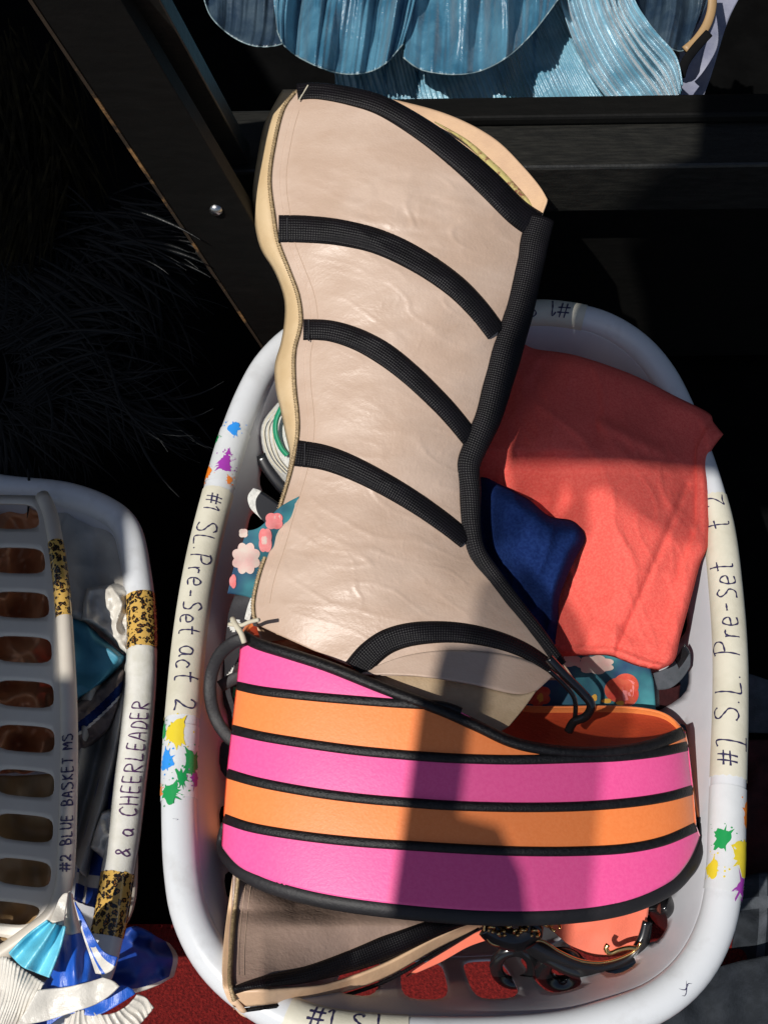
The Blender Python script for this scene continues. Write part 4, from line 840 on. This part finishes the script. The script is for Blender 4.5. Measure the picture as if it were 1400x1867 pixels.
# cheerleader skirts spilling out at the near left
s1 = root('cheerleader_skirt', PZ(150, 1800, .02)); tag(s1, 'royal blue satin cheerleader skirt with cream hem bands spilling out below the left basket', 'skirt', 'cheerleader skirts')
def ds(x, y): return .782-(y-1700)*.0001+.005*fn((x, y), .022, 41)
fold = lambda u, v, x, y: ds(x, y)-.012*math.sin(math.pi*u)+.0035*fn((x*2, y*.3), .03, 3)
patch('cream_yoke', [(122, 1630), (128, 1625), (134, 1632)], [(134, 1632), (142, 1665), (150, 1700)], [(118, 1702), (130, 1704), (150, 1700)], [(122, 1630), (118, 1665), (118, 1702)], fold, M['cream'], s1, 20, 20)
patch('blue_panel', [(118, 1702), (130, 1704), (150, 1700)], [(150, 1700), (168, 1740), (186, 1782)], [(74, 1806), (110, 1802), (150, 1794), (186, 1782)], [(118, 1702), (104, 1750), (74, 1806)], fold, M['royal'], s1, 50, 40)
patch('hem_band', [(68, 1806), (110, 1802), (150, 1794), (188, 1782)], [(188, 1782), (205, 1788), (218, 1798)], [(30, 1870), (80, 1862), (150, 1840), (190, 1822), (218, 1798)], [(68, 1806), (52, 1835), (30, 1870)], lambda u, v, x, y: ds(x, y)-.014, M['cream'], s1, 50, 20, .002)
patch('under_panel', [(60, 1866), (110, 1850), (170, 1828), (222, 1795)], [(222, 1795), (240, 1802), (248, 1812)], [(70, 1890), (120, 1850), (180, 1850), (248, 1812)], [(60, 1866), (64, 1880), (70, 1890)], lambda u, v, x, y: ds(x, y)+.002, M['royal'], s1, 40, 16)
patch('pleated_hem', [(120, 1858), (150, 1842), (190, 1850), (228, 1838), (252, 1812)], [(252, 1812), (268, 1820), (280, 1838)], [(118, 1900), (160, 1900), (230, 1890), (280, 1838)], [(120, 1858), (116, 1880), (118, 1900)], lambda u, v, x, y: ds(x, y)+.001+.0010*abs(math.sin(u*45+3*fn((u*4,v),1,2)))+.004*fn((x,y),.03,4), M['cream'], s1, 160, 20)
s2 = root('cheerleader_skirt', PZ(60, 1820, .02)); tag(s2, 'light blue and cream pleated cheerleader skirt at the lower left corner', 'skirt', 'cheerleader skirts')
patch('cream_yoke', [(108, 1640), (116, 1630), (124, 1628)], [(124, 1628), (120, 1660), (118, 1685)], [(92, 1680), (104, 1684), (118, 1685)], [(108, 1640), (100, 1660), (92, 1680)], lambda u, v, x, y: ds(x, y)-.018, M['cream'], s2, 12, 12)
patch('light_blue_panel', [(88, 1680), (100, 1684), (118, 1688)], [(118, 1688), (108, 1730), (88, 1782)], [(18, 1740), (40, 1762), (62, 1772), (88, 1782)], [(88, 1680), (50, 1708), (18, 1740)], lambda u, v, x, y: ds(x, y)-.02+.006*math.sin(u*10), M['sky'], s2, 40, 30)
patch('pleated_hem', [(-60, 1770), (0, 1745), (20, 1752), (50, 1772), (80, 1792)], [(80, 1792), (60, 1840), (30, 1900)], [(-80, 1920), (-40, 1920), (0, 1920), (30, 1900)], [(-60, 1770), (-70, 1840), (-80, 1920)], lambda u, v, x, y: ds(x, y)-.014+.0009*abs(math.sin(u*70+v*3+4*fn((u*5,v*2),1,3)))+.005*fn((x,y),.02,4), M['cream'], s2, 180, 30)
s3 = root('cheerleader_skirt', PZ(230, 1780, .02)); tag(s3, 'navy and white trimmed skirt lying between the two baskets on the red carpet', 'skirt', 'cheerleader skirts')
patch('blue_fold', [(134, 1640), (138, 1650), (146, 1662)], [(146, 1662), (185, 1730), (215, 1745)], [(175, 1775), (195, 1780), (215, 1775), (228, 1758)], [(134, 1640), (150, 1700), (165, 1745), (175, 1775)], lambda u, v, x, y: ds(x, y)-.010, [M['royal'], M['cream']], s3, 40, 40, mi=lambda u, v: 1 if u < .22 or (v > .6 and .35 < u < .75) else 0)
patch('navy_panel', [(215, 1700), (240, 1690), (270, 1700), (310, 1720)], [(310, 1720), (325, 1745), (318, 1780)], [(180, 1795), (230, 1812), (280, 1800), (318, 1780)], [(215, 1700), (210, 1740), (195, 1770), (180, 1795)], lambda u, v, x, y: .95-.02*math.sin(math.pi*u)+.02*fn((x, y*1.2), .025, 5), [M['royald'], M['cream']], s3, 50, 40, mi=lambda u, v: 1 if v > .93 or u > .92 else 0)

# ------------------------------------------------------------------ dark things at the right
cloth('grey_garment', 'flat grey suede garment on the floor right of the main basket rim', 'garment', [(1230, 1215), (1350, 1225), (1450, 1260)], [(1450, 1260), (1460, 1300), (1460, 1340)], [(1200, 1335), (1330, 1335), (1460, 1340)], [(1230, 1215), (1215, 1270), (1200, 1335)], lambda u, v, x, y: 1.13+.01*fn((x, y), .02, 3), M['greysuede'], 40, 30)
cloth('maroon_cloth', 'dark maroon cloth on the floor at the right edge of the photo', 'cloth', [(1330, 1350), (1400, 1350), (1480, 1350)], [(1480, 1350), (1480, 1480), (1480, 1600)], [(1330, 1600), (1400, 1600), (1480, 1600)], [(1330, 1350), (1330, 1480), (1330, 1600)], lambda u, v, x, y: 1.08+.015*fn((x, y), .02, 7), M['maroon'], 40, 40)
cloth('plaid_garment', 'grey plaid garment with pale stripes at the lower right outside the basket', 'garment', [(1340, 1600), (1400, 1590), (1480, 1600)], [(1480, 1600), (1480, 1680), (1480, 1760)], [(1330, 1760), (1400, 1760), (1480, 1760)], [(1340, 1600), (1340, 1680), (1330, 1760)], lambda u, v, x, y: 1.04+.02*fn((x, y), .02, 2), [M['darkgrey'], M['greysuede']], 40, 40, mi=lambda u, v: 1 if .25 < v < .38 or .3 < u < .42 else 0)
cloth('dark_jeans', 'dark grey blue cloth in the lower right corner outside the basket', 'garment', [(1200, 1800), (1290, 1770), (1380, 1745), (1480, 1740)], [(1480, 1740), (1480, 1820), (1480, 1920)], [(1180, 1920), (1300, 1920), (1400, 1920), (1480, 1920)], [(1200, 1800), (1190, 1860), (1180, 1920)], lambda u, v, x, y: 1.0+.02*fn((x, y), .015, 5), M['darkgrey'], 40, 40)

# ------------------------------------------------------------------ black boards added overhead, outside the frame, only to shade parts of the place
def board(name, label, targets, L, thick=.02):
    """solid board whose shadow falls on the given places"""
    n = len(targets); V = [t+SUN*L for t in targets]+[t+SUN*(L+thick) for t in targets]
    f = [tuple(range(n)), tuple(range(n, 2*n))[::-1]]+[(i, (i+1) % n, (i+1) % n+n, i+n) for i in range(n)]
    o = link(name, V, f, M['blackwood'], None, smooth=False); tag(o, label, 'board', 'shade boards added overhead')
    return o
board('shade_board', 'wide black board added overhead to shade the crossbeam and the top of the coral cloth', [P(x, y, .98) for x, y in ((1040, 300), (1240, 220), (1240, -300), (1900, -300), (1900, 870), (1290, 862), (925, 848), (950, 640), (992, 500), (1035, 380))], 1.5)
board('shade_board', 'black board added overhead to shade the tipped basket', [PZ(x, y, .26) for x, y in ((-1500, -250), (150, -250), (330, 60), (425, 300), (412, 600), (300, 770), (240, 860), (222, 905), (216, 940), (215, 1050), (158, 1062), (140, 1068), (140, 1230), (205, 1235), (180, 1400), (165, 1640), (0, 1690), (-800, 1900))], 1.4)
board('shade_board', 'narrow black board added overhead to cast the dark band down the platform', [P(x, y, .80) for x, y in ((748, 1178), (850, 1178), (850, 1480), (925, 1500), (975, 1580), (1000, 1680), (1005, 1760), (748, 1720))], 1.15)

# sheer black netting added unseen overhead, thinning the light on the right half of the platform and on the coral cloth
M['shade_net'] = mat('shade_netting', (.01, .01, .01), .8, alpha=.55)
def shade_net(label, targets, L):
    n = len(targets); V = [t+SUN*L for t in targets]+[t+SUN*(L+.001) for t in targets]
    f = [tuple(range(n))]
    o = link('netting', V[:n], f, M['shade_net'], None, smooth=False); tag(o, label, 'netting', 'sheer netting added overhead')
shade_net('sheer black netting added overhead, thinning the light on the right half of the platform', [P(x, y, .80) for x, y in ((795, 1176), (790, 1050), (880, 1020), (960, 1120), (1060, 1290), (1090, 1330), (1095, 1680), (1008, 1700), (1003, 1680), (978, 1580), (928, 1500), (851, 1478), (851, 1176))], 1.15)
shade_net('sheer black netting added overhead, thinning the light at the middle of the coral cloth', [P(x, y, .98) for x, y in ((925, 851), (1288, 865), (1300, 1010), (1200, 965), (1120, 900), (1085, 905), (1100, 980), (1050, 1000), (1010, 960), (1050, 920), (1040, 880), (1000, 1000), (930, 1000))], 1.5)
